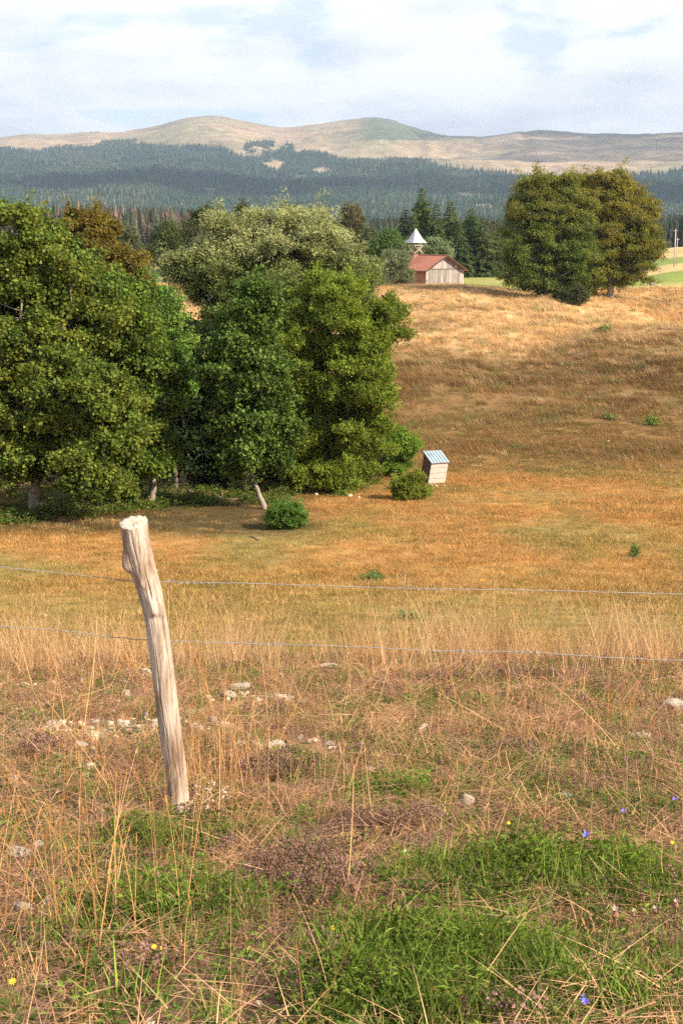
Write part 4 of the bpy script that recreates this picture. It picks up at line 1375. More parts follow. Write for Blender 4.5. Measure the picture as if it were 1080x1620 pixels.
# ------------------------------------------------------------------ leaning shelter in the meadow
def shelter():
    h = hit(690, 767); Y = h[1]
    wood = simple('shelter_boards', (0.50, 0.42, 0.36), .9, .22, 9, .4, stretch=(.3, .3, 3))
    dark = simple('shelter_shaded_boards', (0.16, 0.11, 0.08), .9, .25, 9, .4)  # darker copy of the boards, shade of left side and back put into colour
    metal = simple('shelter_sheet_metal', (0.40, 0.50, 0.56), .42, .12, 5, .1, metal=.35, stretch=(6, 1, 1), wear=(.34, .40, .44))
    root = thing('wooden_shelter', 'small leaning wooden box shelter with pale blue metal roof in the meadow', 'shelter', h)
    phi = R(23)
    wv = np.array([math.cos(phi), math.sin(phi), 0]); dv = np.array([-math.sin(phi), math.cos(phi), 0]); D = .85
    bl = P(676.4, 767, Y); br_x = (704.3 - 676.4) / F * Y
    W = br_x / math.cos(phi) * 1.0
    H = (767 - 733) / F * Y * 1.0
    lean = np.array([(5.2) / F * Y, 0, H])                # lean to the right going up
    b0 = np.array([bl[0], bl[1], float(Z(bl[0], bl[1])) + .03])

    def pt(u, v, t, tk=0): return b0 + wv * (u * W) + dv * (v * D + tk) + lean * t
    rise = .40
    for side in range(4):
        nb = 4
        for k in range(nb):
            t0 = k / nb + .008; t1 = (k + 1) / nb - .008
            g = .02
            if side == 0: c = [(0, 0), (1, 0)]; mat = wood
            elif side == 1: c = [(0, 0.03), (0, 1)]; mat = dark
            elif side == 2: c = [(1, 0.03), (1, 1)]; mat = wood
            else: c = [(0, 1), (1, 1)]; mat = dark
            nrm = {0: -dv, 1: -wv, 2: wv, 3: dv}[side] * g * (1 + .4 * ((k + side) % 2))
            v = []
            for t in (t0, t1):
                for off in (np.zeros(3), nrm):
                    for (u, vv) in c: v.append(pt(u, vv, t) + off)
            mb = MB(); mb.add(v, [(0, 1, 3, 2), (4, 6, 7, 5), (0, 4, 5, 1), (2, 3, 7, 6), (0, 2, 6, 4), (1, 5, 7, 3)])
            mb.build('plank', mat, root, off=h)
    # sloping cheeks above the boards
    for u in (0, 1):
        e = wv * (.02 if u else -.02)
        a, b, c = pt(u, 0, 1), pt(u, 1, 1), pt(u, 1, 1) + (0, 0, rise)
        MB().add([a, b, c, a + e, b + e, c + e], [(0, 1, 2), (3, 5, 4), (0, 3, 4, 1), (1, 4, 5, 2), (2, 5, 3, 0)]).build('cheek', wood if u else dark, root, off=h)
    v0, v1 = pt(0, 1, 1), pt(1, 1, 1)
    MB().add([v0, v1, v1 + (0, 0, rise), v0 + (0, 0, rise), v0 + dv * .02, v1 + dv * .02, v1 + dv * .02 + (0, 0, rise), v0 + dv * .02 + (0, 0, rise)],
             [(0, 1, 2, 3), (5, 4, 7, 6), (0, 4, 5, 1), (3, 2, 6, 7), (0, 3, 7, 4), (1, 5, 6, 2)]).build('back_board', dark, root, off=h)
    # roof sheets
    n = 6; ov = .07
    for k in range(n):
        u0 = -0.04 + k * 1.10 / n + .006; u1 = -0.04 + (k + 1) * 1.10 / n - .006
        f = lambda u, vv, dz: b0 + wv * (u * W) + dv * (vv * D) + lean + np.array([0, 0, .035 + rise * vv + dz])
        m = (u0 + u1) / 2
        rowsv = []
        for vv in (-ov, 1 + ov):
            rowsv += [f(u0, vv, 0), f(u0 + .012, vv, .022), f(u0 + .03, vv, .004), f(m, vv, .0), f(u1, vv, 0), f(u1, vv, -.012), f(u0, vv, -.012)]
        fc = [(i, i + 7, (i + 1) % 7 + 7, (i + 1) % 7) for i in range(7)] + [tuple(range(7)), tuple(range(13, 6, -1))]
        MB().add(rowsv, fc).build('roof_sheet', metal, root, off=h)
    f0 = b0 + lean - dv * .06 + np.array([0, 0, -.02])
    MB().tube([f0 - wv * .03, f0 + wv * (W + .05)], .022, 5).build('front_beam', dark, root, off=h)


shelter()


# ------------------------------------------------------------------ chapel
def chapel():
    Y = 180.0
    th = R(30); wv = np.array([math.cos(th), math.sin(th), 0]); dv = np.array([-math.sin(th), math.cos(th), 0])
    A = P(674, 455, Y); W = 5.5; Ln = 9.0; gz = A[2] - .4
    A = np.array([A[0], A[1], A[2]])
    He = (455 - 426.5) / F * Y; Hr = He + 1.62
    root = thing('chapel', 'small wooden chapel with a red roof and grey gable behind the golden hill crest', 'chapel', A)
    grey = [simple('grey_board_%d' % i, c, .9, .28, 3, .4, stretch=(1, 1, .25)) for i, c in enumerate([(.36, .325, .30), (.30, .265, .24), (.24, .21, .185), (.42, .38, .35)])]
    brown = [simple('brown_board_%d' % i, c, .9, .25, 3, .4, stretch=(1, 1, .25)) for i, c in enumerate([(.38, .19, .11), (.31, .15, .09), (.42, .23, .14)])]
    dark = simple('dark_timber', (.11, .07, .05), .9, .3, 5, .3)
    pale = simple('pale_trim', (.55, .48, .42), .85, .15, 4, .2)
    red = simple('red_roof', (.40, .17, .11), .75, .16, 1.2, .3, stretch=(1, 1, 6), wear=(.34, .13, .09))
    zinc = simple('spire_sheet', (.50, .48, .50), .5, .12, 2, .1, metal=.3)

    def pt(u, v, z): return A + wv * u + dv * v + np.array([0, 0, z])

    def slab(u0, u1, v0, v1, z00, z01, name, mat, z10=None, parent=root, z0=-.4):
        # u0..u1 with tops z00 (at u0) and z01 (at u1)
        v8 = [pt(u0, v0, z0), pt(u1, v0, z0), pt(u0, v1, z0), pt(u1, v1, z0), pt(u0, v0, z00), pt(u1, v0, z01), pt(u0, v1, z00), pt(u1, v1, z01)]
        return MB().hexa(v8).build(name, mat, parent, off=A)
    # core
    core = MB()
    b = [pt(.06, .06, -.4), pt(W - .06, .06, -.4), pt(W - .06, Ln - .06, -.4), pt(.06, Ln - .06, -.4)]
    t_ = [pt(.06, .06, He - .02), pt(W - .06, .06, He - .02), pt(W - .06, Ln - .06, He - .02), pt(.06, Ln - .06, He - .02)]
    r_ = [pt(W / 2, .06, Hr - .06), pt(W / 2, Ln - .06, Hr - .06)]
    core.add(b + t_ + r_, [(0, 1, 5, 4), (1, 2, 6, 5), (2, 3, 7, 6), (3, 0, 4, 7), (4, 5, 8), (7, 9, 6), (4, 8, 9, 7), (5, 6, 9, 8), (3, 2, 1, 0)])
    core.build('wall_core', dark, root, off=A)
    rg = random.Random(2)
    for (v0, v1) in ((-.0, .05), (Ln - .05, Ln)):
        n = 13
        for k in range(n):
            a = k * W / n + .012; c = (k + 1) * W / n - .012; e = rg.uniform(-.012, .012)
            slab(a, c, v0 + e, v1 + e, He - .02, He - .02, 'board', rg.choice(grey), z0=-.4)
            g0 = He + 1.62 * (1 - abs(a - W / 2) / (W / 2)); g1 = He + 1.62 * (1 - abs(c - W / 2) / (W / 2))
            slab(a, c, v0 + e - .012, v1 + e - .012, max(g0 - .08, He + .03), max(g1 - .08, He + .03), 'gable_board', rg.choice(grey), z0=He + .02)
    for (u0, u1) in ((-.0, .05), (W - .05, W)):
        n = 26
        for k in range(n):
            v0 = .05 + k * (Ln - .1) / n + .012; v1 = .05 + (k + 1) * (Ln - .1) / n - .012; e = rg.uniform(-.01, .01)
            slab(u0 + e, u1 + e, v0, v1, He - .03, He - .03, 'side_board', rg.choice(brown), z0=-.4)
    slab(-.07, .06, -.06, .05, He, He, 'corner_post', pale)
    slab(W - .06, W + .07, -.06, .05, He, He, 'corner_post', pale)
    v8 = [pt(0, -.035, He - .06), pt(W, -.035, He - .06), pt(0, -.012, He - .06), pt(W, -.012, He - .06), pt(0, -.035, He + .02), pt(W, -.035, He + .02), pt(0, -.012, He + .02), pt(W, -.012, He + .02)]
    MB().hexa(v8).build('gable_rail', dark, root, off=A)
    # roof
    ov, oe = .55, .45; sl = 1.62 / (W / 2); tk = .10
    for s in (-1, 1):
        e = W / 2 + oe
        prof = [(W / 2, Hr + .04), (W / 2 + s * e, Hr + .04 - sl * e), (W / 2 + s * e, Hr + .04 - sl * e - tk), (W / 2, Hr + .04 - tk)]
        v = [pt(u, -ov, z) for u, z in prof] + [pt(u, Ln + ov, z) for u, z in prof]
        rf = MB().add(v, [(0, 1, 2, 3), (7, 6, 5, 4), (0, 4, 5, 1), (1, 5, 6, 2), (2, 6, 7, 3), (3, 7, 4, 0)]).build('roof', red, root, off=A)
        # standing seams
        mb = MB()
        for k in range(22):
            q = -ov + .1 + k * (Ln + 2 * ov - .2) / 21
            p0 = pt(W / 2, q, Hr + .06); p1 = pt(W / 2 + s * e, q, Hr + .06 - sl * e)
            mb.tube([p0, p1], .018, 4)
        mb.build('roof_seam', red, rf, off=A)
        p0 = [pt(W / 2, -ov - .03, Hr + .02), pt(W / 2 + s * e, -ov - .03, Hr + .02 - sl * e)]
        MB().tube(p0, .075, 5).build('barge_board', dark, root, off=A)
        MB().tube([pt(W / 2 + s * e, -ov, Hr - .03 - sl * e), pt(W / 2 + s * e, Ln + ov, Hr - .03 - sl * e)], .06, 5).build('eave_board', dark, root, off=A)
    MB().tube([pt(W / 2, -ov, Hr + .07), pt(W / 2, Ln + ov, Hr + .07)], .06, 6).build('ridge_cap', red, root, off=A)
    # belfry
    bc = pt(W / 2, 6.8, 0); s = .72; zb = Hr - .15; zt = A[2] * 0 + P(657, 384, bc[1])[2] - A[2]
    C0 = lambda a, c, z: pt(W / 2 + a, 6.8 + c, z)
    MB().add([C0(-s - .12, -s - .12, zb - .35), C0(s + .12, -s - .12, zb - .35), C0(s + .12, s + .12, zb - .35), C0(-s - .12, s + .12, zb - .35),
              C0(-s - .04, -s - .04, zb + .28), C0(s + .04, -s - .04, zb + .28), C0(s + .04, s + .04, zb + .28), C0(-s - .04, s + .04, zb + .28)],
             [(0, 1, 5, 4), (1, 2, 6, 5), (2, 3, 7, 6), (3, 0, 4, 7), (4, 5, 6, 7)]).build('belfry_base', brown[1], root, off=A)
    for a in (-s, s):
        for c in (-s, s):
            MB().tube([C0(a, c, zb + .2), C0(a, c, zt + .02)], .085, 4).build('belfry_post', dark, root, off=A)
    for (a0, c0, a1, c1) in ((-s, -s, s, -s), (-s, s, s, s), (-s, -s, -s, s), (s, -s, s, s)):
        mb = MB(); mb.tube([C0(a0, c0, zb + .32), C0(a1, c1, zt - .35)], .045, 4); mb.tube([C0(a0, c0, zt - .35), C0(a1, c1, zb + .32)], .045, 4)
        mb.tube([C0(a0, c0, zt - .32), C0(a1, c1, zt - .32)], .05, 4)
        mb.build('cross_brace', pale, root, off=A)
    bell = MB(); prof = [(.02, .42), (.10, .40), (.15, .28), (.19, .12), (.27, 0.0)]
    n = 12; V = [C0(r * math.cos(k / n * 6.2832), r * math.sin(k / n * 6.2832), zt - .75 + z) for r, z in prof for k in range(n)]
    bell.add(V, [(i * n + k, i * n + (k + 1) % n, (i + 1) * n + (k + 1) % n, (i + 1) * n + k) for i in range(4) for k in range(n)])
    bell.build('bell', simple('bell_bronze', (.25, .17, .08), .4, .2, 8, 0, metal=.8), root, True, A)
    apex = P(657.5, 361, bc[1])[2] - A[2]; o = 1.06
    e8 = [C0(-o, -o, zt), C0(o, -o, zt), C0(o, o, zt), C0(-o, o, zt), C0(-.62, -.62, zt + .55), C0(.62, -.62, zt + .55), C0(.62, .62, zt + .55), C0(-.62, .62, zt + .55), C0(0, 0, apex)]
    MB().add(e8, [(3, 2, 1, 0), (0, 1, 5, 4), (1, 2, 6, 5), (2, 3, 7, 6), (3, 0, 4, 7), (4, 5, 8), (5, 6, 8), (6, 7, 8), (7, 4, 8)]).build('spire', zinc, root, off=A)
    # door on the long wall
    MB().hexa([pt(-.03, 2.2, -.3), pt(-.03, 3.1, -.3), pt(.0, 2.2, -.3), pt(.0, 3.1, -.3), pt(-.03, 2.2, 1.8), pt(-.03, 3.1, 1.8), pt(.0, 2.2, 1.8), pt(.0, 3.1, 1.8)]).build('door', brown[2], root, off=A)


chapel()

# ------------------------------------------------------------------ trees
G1 = 'deciduous trees of the thicket on the left'
GRN = (0.080, 0.108, 0.018); YGR = (0.145, 0.165, 0.026); DGR = (0.040, 0.090, 0.026); BGR = (0.122, 0.155, 0.018); SIL = (0.30, 0.32, 0.20)
b = hit(55, 812)
y1 = b[1]
tree('large sycamore at the left edge with a thick pale trunk showing below its crown', b, y1,
     [(15, 375, 75, 78), (95, 420, 75, 85), (10, 500, 90, 110), (110, 540, 95, 110), (40, 640, 110, 100), (150, 650, 90, 90, -1.5), (40, 720, 90, 60, -.5), (140, 745, 62, 55, -2.5), (-80, 560, 90, 180)],
     GRN, C_BROAD, .60, 40, 1.1, G1, rough=.42, gap=.13, name='sycamore_tree', trunk_r=.26, bark=M_PALEBARK, seed=1, hues=.28, nlimb=50, col2=YGR, clear=((30, 82, 752, 840), (-20, 120, 785, 840)),
     trunks=[(b, P(60, 690, y1), .27), (P(60, 690, y1), P(35, 470, y1 - .9), .13), (P(35, 470, y1 - .9), P(26, 360, y1 - .3), .07), (P(60, 700, y1), P(120, 430, y1 - .5), .12), (P(60, 720, y1), P(86, 610, y1 - 1.5), .09), (P(86, 610, y1 - 1.5), P(94, 520, y1 - .5), .05)])
b2 = hit(238, 800)
tree('dense green sycamore with yellowing leaves right of the pale trunk, left of the dark gap', b2, b2[1],
     [(215, 530, 62, 70), (180, 480, 60, 70), (245, 620, 55, 80), (190, 640, 80, 90), (225, 710, 70, 60), (270, 570, 30, 60), (185, 760, 55, 32, -1)],
     GRN, C_BROAD, .58, 42, 1.05, G1, rough=.42, gap=.13, name='sycamore_tree', trunk_r=.16, bark=M_PALEBARK, seed=2, col2=(0.12, .17, .025), nlimb=36)
b3 = hit(262, 792) + np.array([0, 4.0, 0])
tree('light green young maple with its top against the gap left of the willow', b3, b3[1],
     [(256, 490, 34, 42), (272, 545, 34, 50), (285, 610, 25, 40), (240, 540, 40, 50)], (0.085, .155, .025), C_BROAD, .5, 42, .85, G1, name='maple_tree', trunk_r=.1, seed=3, col2=(.17, .24, .05))
y4 = 74
p4 = P(170, 700, y4)
tree('rust tinged beech rising behind the left sycamores', p4, y4,
     [(125, 372, 52, 50), (165, 395, 50, 58), (200, 430, 38, 50), (215, 470, 28, 40), (140, 480, 80, 90), (150, 600, 80, 80)], (0.115, .095, .018), C_SMALL, .7, 60, 1.4, G1, rough=.4, gap=.15, name='beech_tree', trunk_r=.22, seed=4, col2=(.15, .105, .02), flat=.45)
y5 = 70
tree('silvery grey green willow spreading above the thicket', P(455, 730, y5), y5,
     [(350, 378, 50, 48), (390, 352, 28, 26), (300, 425, 38, 36), (345, 440, 60, 50), (485, 365, 60, 44), (440, 410, 80, 60), (525, 410, 48, 60), (400, 480, 110, 70), (575, 445, 26, 45, -1), (510, 480, 85, 60, -1)],
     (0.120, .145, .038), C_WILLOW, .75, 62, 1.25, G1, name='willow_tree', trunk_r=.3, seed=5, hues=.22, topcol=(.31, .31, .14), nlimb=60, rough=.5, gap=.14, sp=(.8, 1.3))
b6 = hit(418, 806)
y6 = b6[1]
tree('dark blue green maple on a slanting pale trunk in the middle of the thicket', b6, y6,
     [(405, 478, 44, 44), (390, 530, 55, 55), (370, 590, 62, 70), (420, 620, 52, 80), (364, 670, 30, 46), (400, 700, 48, 55), (440, 690, 35, 55), (395, 745, 32, 25)],
     (0.057, 0.088, 0.015), C_BROAD, .50, 40, 1.05, G1, rough=.5, gap=.12, name='maple_tree', bark=M_PALEBARK, seed=6, hues=.3, col2=(.105, .155, .030), clear=((376, 430, 740, 815),),
     trunks=[(b6, P(394, 738, y6), .13), (P(394, 738, y6), P(402, 560, y6 + .3), .11)])
b7 = hit(540, 790)
y7 = b7[1] + 3
tree('bright green goat willow forming the right side of the thicket', b7 + np.array([0, 3, 0]), y7,
     [(520, 475, 75, 60, 1), (560, 520, 70, 70), (600, 540, 42, 55), (525, 600, 80, 80), (585, 610, 55, 60, -1), (545, 680, 62, 60), (480, 670, 60, 70), (500, 750, 60, 30, -1), (560, 738, 45, 35), (535, 765, 40, 16, -1.5), (590, 690, 40, 40), (612, 490, 30, 28), (460, 560, 50, 70), (630, 540, 14, 30)],
     BGR, C_SMALL, .58, 54, 1.2, G1, rough=.55, gap=.10, name='willow_tree', trunk_r=.2, seed=7, hues=.25, nlimb=60, col2=(.13, .17, .025), sp=(.8, 1.3),
     trunks=[(b7 + np.array([0, 3, 0]), P(545, 620, y7), .16), (b7 + np.array([-.4, 3, 0]), P(480, 560, y7), .14), (b7 + np.array([.3, 3, 0]), P(600, 600, y7), .12)])
y9 = 66
tree('added dark shrub, shade put into its leaf colour, filling the gap between sycamores and maple', P(310, 760, y9), y9,
     [(305, 640, 55, 90), (300, 540, 40, 60), (330, 730, 50, 50), (270, 720, 50, 60)], (0.022, .036, .010), C_BROAD, .7, 42, 1.1, G1, name='shade_filler_shrub', trunk_r=.08, seed=9)  # added to fill a dark gap; the shade is in its leaf colour
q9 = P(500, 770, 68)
tree('added dark shrub, shade put into its leaf colour, under the goat willow at the foot of the thicket', q9, 68,
     [(500, 730, 70, 45), (560, 720, 50, 45), (440, 720, 50, 55), (480, 660, 60, 50)], (0.035, .055, .014), C_SMALL, .6, 46, 1.3, G1, name='shade_filler_shrub', trunk_r=.06, seed=19, nlimb=14)  # added behind the trunks, leaf colour darkened to stand in for shade
b8 = hit(628, 756)
tree('light green sapling leaning out beside the metal roofed shelter', b8, b8[1], [(618, 700, 36, 28), (640, 712, 26, 26), (600, 692, 30, 22), (630, 738, 26, 18), (610, 725, 24, 22)],
     (.125, .19, .025), C_SMALL, .4, 46, 1.0, G1, name='willow_sapling', cat='sapling', trunk_r=.05, seed=10, nlimb=10)
b_ = hit(454, 838)
tree('round light green bush standing at the meadow edge below the slanting trunk', b_, b_[1] + .3, [(452, 812, 30, 26), (440, 822, 20, 16), (466, 822, 20, 16)], (.085, .15, .025), C_SMALL, .3, 50, .8, None, 'bush', 'round_bush', .03, seed=11, nlimb=8, density=1.1, rough=.8, gap=.2)
b_ = hit(650, 792)
tree('olive green bush just left of the leaning shelter', b_, b_[1] + .3, [(645, 772, 28, 21), (634, 780, 18, 13), (658, 779, 16, 12)], (.135, .160, .022), C_SMALL, .3, 50, .85, None, 'bush', 'round_bush', .03, seed=12, nlimb=8, density=1.1, rough=.8, gap=.2)
for (px, row, rx, ry, lab, col) in ((590, 912, 17, 8, 'dark green tussock on the meadow just above the upper wire', (.06, .12, .03)), (1003, 872, 5, 13, 'thin green thistle standing alone in the right meadow', (.12, .16, .04)),
                                    (1030, 664, 13, 11, 'small green bush on the brown slope at the right', (.12, .17, .03)), (955, 520, 8, 4, 'tiny green tuft on the straw hill under the big trees', (.13, .18, .04)),
                                    (965, 660, 8, 4, 'low green tuft left of the small slope bush', (.14, .16, .05)), (645, 975, 22, 6, 'patch of dull green weeds behind the tall fence grass', (.13, .15, .05))):
    b_ = hit(px, row + ry * .8)
    rgx = np.random.default_rng(px)
    root = None
    n = 90
    q = rgx.normal(0, .5, (n, 3)); q[:, 2] = np.abs(q[:, 2]); s = b_[1] / F
    pts = b_ + q * np.array([rx * s, rx * s, ry * 1.5 * s])
    V, Fc = [], []
    for k in range(n):
        v, f, t = sprig(7, .12 * rgx.uniform(.5, 1.1) * (b_[1] / 60 + .3), .03 * (b_[1] / 60 + .3), .05, rgx, hang=-.5)
        Fc += [tuple(int(i) + len(V) for i in q_) for q_ in f]; V += [tuple(p_ - b_ + w_) for w_ in v for p_ in [pts[k]]]
    o = link('weed_tuft', mesh_np('weed_tuft', V, Fc, simple('weed_green', tuple(c_ * 1.5 for c_ in col), .8, .4, 6, 0, spec=.1)))
    o.location = b_
    o.name = 'weed_tuft'
    tag(o, lab, 'plant', kind='thing')

# middle distance -----------------------------------------------------------
G2 = 'trees around the chapel'
OL = (0.085, 0.088, 0.022)


def mtree(label, px, rowbase, Y, blobs, col, name, seed, col2=None, coll=C_MIDLEAF, size=1.0, clump=.85, per=34, group=G2, flat=.55, tr=.2, **kw):
    if Y is None: Y = hit(px, rowbase)[1] + .5
    q = P(px, rowbase, Y)
    tree(label, q, Y, blobs, col, coll, clump, per, size, group, 'tree', name, tr, seed=seed, col2=col2, flat=flat, nlimb=kw.pop('nlimb', 16), **kw)


mtree('large spreading beech, left one of the two big trees on the hill', 862, 470, 158,
      [(850, 300, 34, 32), (893, 298, 26, 32), (835, 335, 36, 30), (880, 340, 50, 40), (845, 385, 48, 42), (895, 390, 40, 45), (815, 318, 14, 9), (828, 425, 30, 26), (870, 425, 45, 22), (812, 400, 16, 26), (915, 340, 26, 50), (808, 440, 24, 14), (860, 446, 56, 20), (818, 375, 28, 50), (915, 410, 34, 40)],
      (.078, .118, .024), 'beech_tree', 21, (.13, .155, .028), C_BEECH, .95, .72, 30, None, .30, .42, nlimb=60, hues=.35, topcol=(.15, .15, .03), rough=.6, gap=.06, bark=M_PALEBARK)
mtree('large golden tinged beech, right one of the two big trees on the hill', 965, 455, 168,
      [(958, 292, 36, 28), (990, 305, 30, 30), (945, 320, 30, 34), (1000, 340, 32, 32), (965, 350, 50, 42), (955, 395, 40, 44), (1005, 385, 32, 40), (1030, 325, 14, 14), (990, 415, 44, 22), (940, 430, 24, 18), (1018, 405, 20, 16), (925, 350, 14, 40), (985, 436, 56, 18), (945, 442, 34, 18), (925, 310, 26, 26), (1022, 380, 26, 44), (1025, 350, 16, 36), (905, 300, 20, 26)],
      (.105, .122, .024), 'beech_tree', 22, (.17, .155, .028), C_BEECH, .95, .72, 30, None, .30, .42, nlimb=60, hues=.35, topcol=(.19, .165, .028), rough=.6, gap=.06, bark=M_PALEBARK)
mtree('bright green low shrub under the left big beech', 888, 462, None, [(892, 445, 24, 12), (873, 450, 14, 10), (850, 456, 10, 6)], (.065, .13, .028), 'maple_shrub', 23, size=.8, clump=.55, group=None, tr=.06)
mtree('dark olive bush in front of the two big beeches', 905, 484, None, [(900, 468, 22, 13), (918, 466, 14, 11), (885, 474, 14, 9), (905, 476, 22, 8)], (.055, .065, .022), 'dark_bush', 24, size=.8, clump=.6, group=None, tr=.06)
mtree('small dark bush at the right foot of the two big beeches', 935, 472, None, [(932, 460, 8, 6)], (.06, .085, .025), 'dark_bush', 25, size=.7, clump=.4, group=None, tr=.04)
mtree('round bright green tree left of the belfry', 612, 425, 192, [(612, 385, 22, 26), (600, 400, 16, 20), (626, 398, 18, 22)], (.07, .115, .028), 'maple_tree', 26, (.10, .15, .04))
mtree('grey green willow bush in front of the chapel side wall', 626, 455, 176, [(626, 420, 20, 26), (612, 435, 16, 18), (640, 435, 12, 16), (600, 440, 12, 14)], (.13, .15, .075), 'willow_bush', 27, (.17, .19, .10), C_WILLOW, 2.2, .8, 44)
mtree('low green bush left of the grey green willow bush by the chapel', 590, 458, 172, [(588, 440, 16, 16), (600, 452, 12, 8)], (.10, .12, .05), 'willow_bush', 28, None, C_WILLOW, 2.2, .7, 40)
mtree('pale green shrub standing behind the chapel roof', 690, 425, 200, [(690, 392, 13, 18), (676, 398, 12, 12), (703, 400, 10, 12)], (.16, .20, .09), 'willow_bush', 29, (.22, .26, .14), C_WILLOW, 2.2, .8, 44)
mtree('bright green maple crown in front of the dark spruces right of the belfry', 746, 428, 236, [(745, 360, 11, 22), (742, 395, 12, 28)], (.065, .105, .035), 'maple_tree', 30)
mtree('small round topped brown green tree left of the chapel group', 555, 430, 260, [(555, 347, 18, 22), (548, 365, 18, 22), (563, 368, 16, 24), (555, 395, 22, 20)], (.115, .10, .04), 'beech_tree', 31)
mtree('dull green tree between the round topped tree and the chapel', 585, 430, 250, [(583, 385, 18, 30), (570, 400, 22, 24), (600, 398, 14, 20)], (.075, .085, .035), 'ash_tree', 32)
mtree('dark green tree in the gap above the straw field, left one', 262, 440, 205, [(262, 378, 22, 28), (250, 400, 17, 30), (275, 405, 24, 32)], (.06, .075, .02), 'beech_tree', 33, (.09, .10, .03))
mtree('taller dark tree in the gap above the straw field, right one', 315, 440, 215, [(322, 345, 16, 25), (308, 372, 22, 24), (330, 375, 24, 30), (318, 405, 35, 35)], (.055, .07, .02), 'beech_tree', 34, (.08, .085, .025))
mtree('dark treetop peeping out behind the silvery willow, left one', 385, 440, 200, [(383, 345, 18, 20), (380, 380, 26, 30)], (.055, .062, .025), 'beech_tree', 35)
mtree('dark treetop peeping out behind the silvery willow, right one', 455, 440, 200, [(455, 342, 22, 18), (450, 380, 36, 36)], (.055, .062, .025), 'beech_tree', 36)
mtree('pale grey green tree top between the rusty beech and the valley wood', 205, 440, 200, [(203, 380, 18, 22), (212, 410, 20, 30)], (.10, .11, .05), 'ash_tree', 37)
mtree('pale shrub on the field edge beside the rusty beech', 225, 446, 150, [(228, 425, 10, 14), (236, 438, 10, 8)], (.15, .18, .09), 'willow_bush', 38, None, C_WILLOW, 1.8, .6, 40)

G3 = 'dark spruces behind the chapel'
SP = (.055, .075, .022)
for i, (px, rt, rw, Y, col, lab) in enumerate([
    (668, 293, 25, 235, SP, 'tallest pointed spruce behind the belfry'),
    (640, 327, 19, 236, (.05, .065, .022), 'leftmost dark spruce of the group behind the chapel'),
    (655, 332, 12, 226, (.06, .085, .028), 'short light green spruce in front of the tallest one'),
    (690, 318, 19, 232, (.045, .065, .022), 'spruce directly right of the tallest one'),
    (712, 314, 24, 240, (.058, .075, .022), 'broad olive spruce in the middle of the group'),
    (728, 346, 16, 230, (.045, .065, .022), 'lower spruce in front of the broad olive one'),
    (745, 325, 20, 246, (.055, .058, .024), 'brownish topped spruce behind the green maple crown'),
    (765, 340, 20, 234, (.055, .070, .024), 'spruce second from the right end of the group'),
    (782, 344, 20, 238, (.060, .073, .025), 'spruce at the right end of the group beside the big beeches'),
    (803, 372, 16, 250, (.05, .065, .025), 'low spruce half hidden behind the left big beech')]):
    p = P(px, rt, Y); g = float(Z(p[0], Y)); h = p[2] - g
    spruce(lab, p[0], Y, h, 1.18 * rw * Y / F, col, i, G3, size=1.75, dens=1.25)

foreground()
meadow_grass()


# ------------------------------------------------------------------ undergrowth, deadwood
def undergrowth():
    rg = np.random.default_rng(51)
    n = 5200
    px = rg.uniform(-60, 600, n); row = np.interp(px, [-60, 0, 200, 330, 420, 600], [832, 828, 812, 800, 795, 775]) - np.abs(rg.normal(0, 18, n)) + 4 * np.sin(px * .05)
    H = [hit(a, b) for a, b in zip(px[:400], row[:400])]
    H = np.array(H)
    k = rg.integers(0, len(H), n)
    p = H[k] + rg.normal(0, .35, (n, 3)) * (1, 1, 0)
    p[:, 2] = Z(p[:, 0], p[:, 1]) + np.abs(rg.normal(0, .16, n))
    w = (fbm(p[:, 0] * .5, p[:, 1] * .5, 2) > -.12) | (rg.random(n) < .15); p = p[w]; n = len(p)
    c = np.array((.11, .17, .028)) * rg.uniform(.5, 1.5, (n, 1)); b_ = rg.random(n) < .3; c[b_] = np.array((.22, .20, .05)) * rg.uniform(.6, 1.2, (b_.sum(), 1))
    o = scatter('undergrowth', p, np.stack([rg.uniform(-.4, .4, n), rg.uniform(-.4, .4, n), rg.uniform(0, 6, n)], 1), rg.uniform(.6, 1.3, n), c, rg.integers(0, 5, n), C_SMALL)
    tag(o, 'nettles and low green growth along the foot of the thicket', 'undergrowth')


undergrowth()


def branch(pts, r, label, name='fallen_branch', cat='branch', twigs=3, seed=0, mat=None, ground=False):
    rg = np.random.default_rng(seed)
    h = hit(*pts[0][:2]); Y = h[1]
    W = [P(a, b, Y + (c if len(q) > 2 else 0)) for q in pts for a, b, c in [(q + (0,))[:3]]]
    if ground: W = [hit(q[0], q[1]) + (0, 0, r * .7 + .02 * (i % 2)) for i, q in enumerate(pts)]
    root = thing(name, label, cat, h)
    MB().tube(W, list(np.linspace(r, r * .4, len(W))), 7).build('limb', mat or M_PALEBARK, root, True, h)
    for k in range(twigs):
        i = int(rg.integers(1, len(W))); g = rg.normal(0, .25, 3); g[2] = abs(g[2]) + .1
        MB().tube([W[i], W[i] + g * .5 + (0, 0, .03), W[i] + g], [r * .4, r * .25, r * .1], 5, False).build('twig', mat or M_PALEBARK, root, True, h)


branch([(332, 790), (318, 784), (300, 777), (288, 768), (264, 755), (262, 738)], .045, 'pale dead branch lying out from the left sycamores into the gap', seed=1)
branch([(410, 856), (402, 852), (394, 850)], .04, 'short brown piece of dead wood in the meadow left of the round bush', 'dead_wood', 'dead wood', 0, 2, M_BARK, True)
branch([(380, 742), (372, 752), (362, 758)], .03, 'thin dead stick hanging under the dark maple', seed=3, twigs=1)
branch([(395, 788), (372, 792), (352, 790)], .04, 'weathered stick on the ground left of the slanting trunk', seed=4, twigs=2, ground=True)


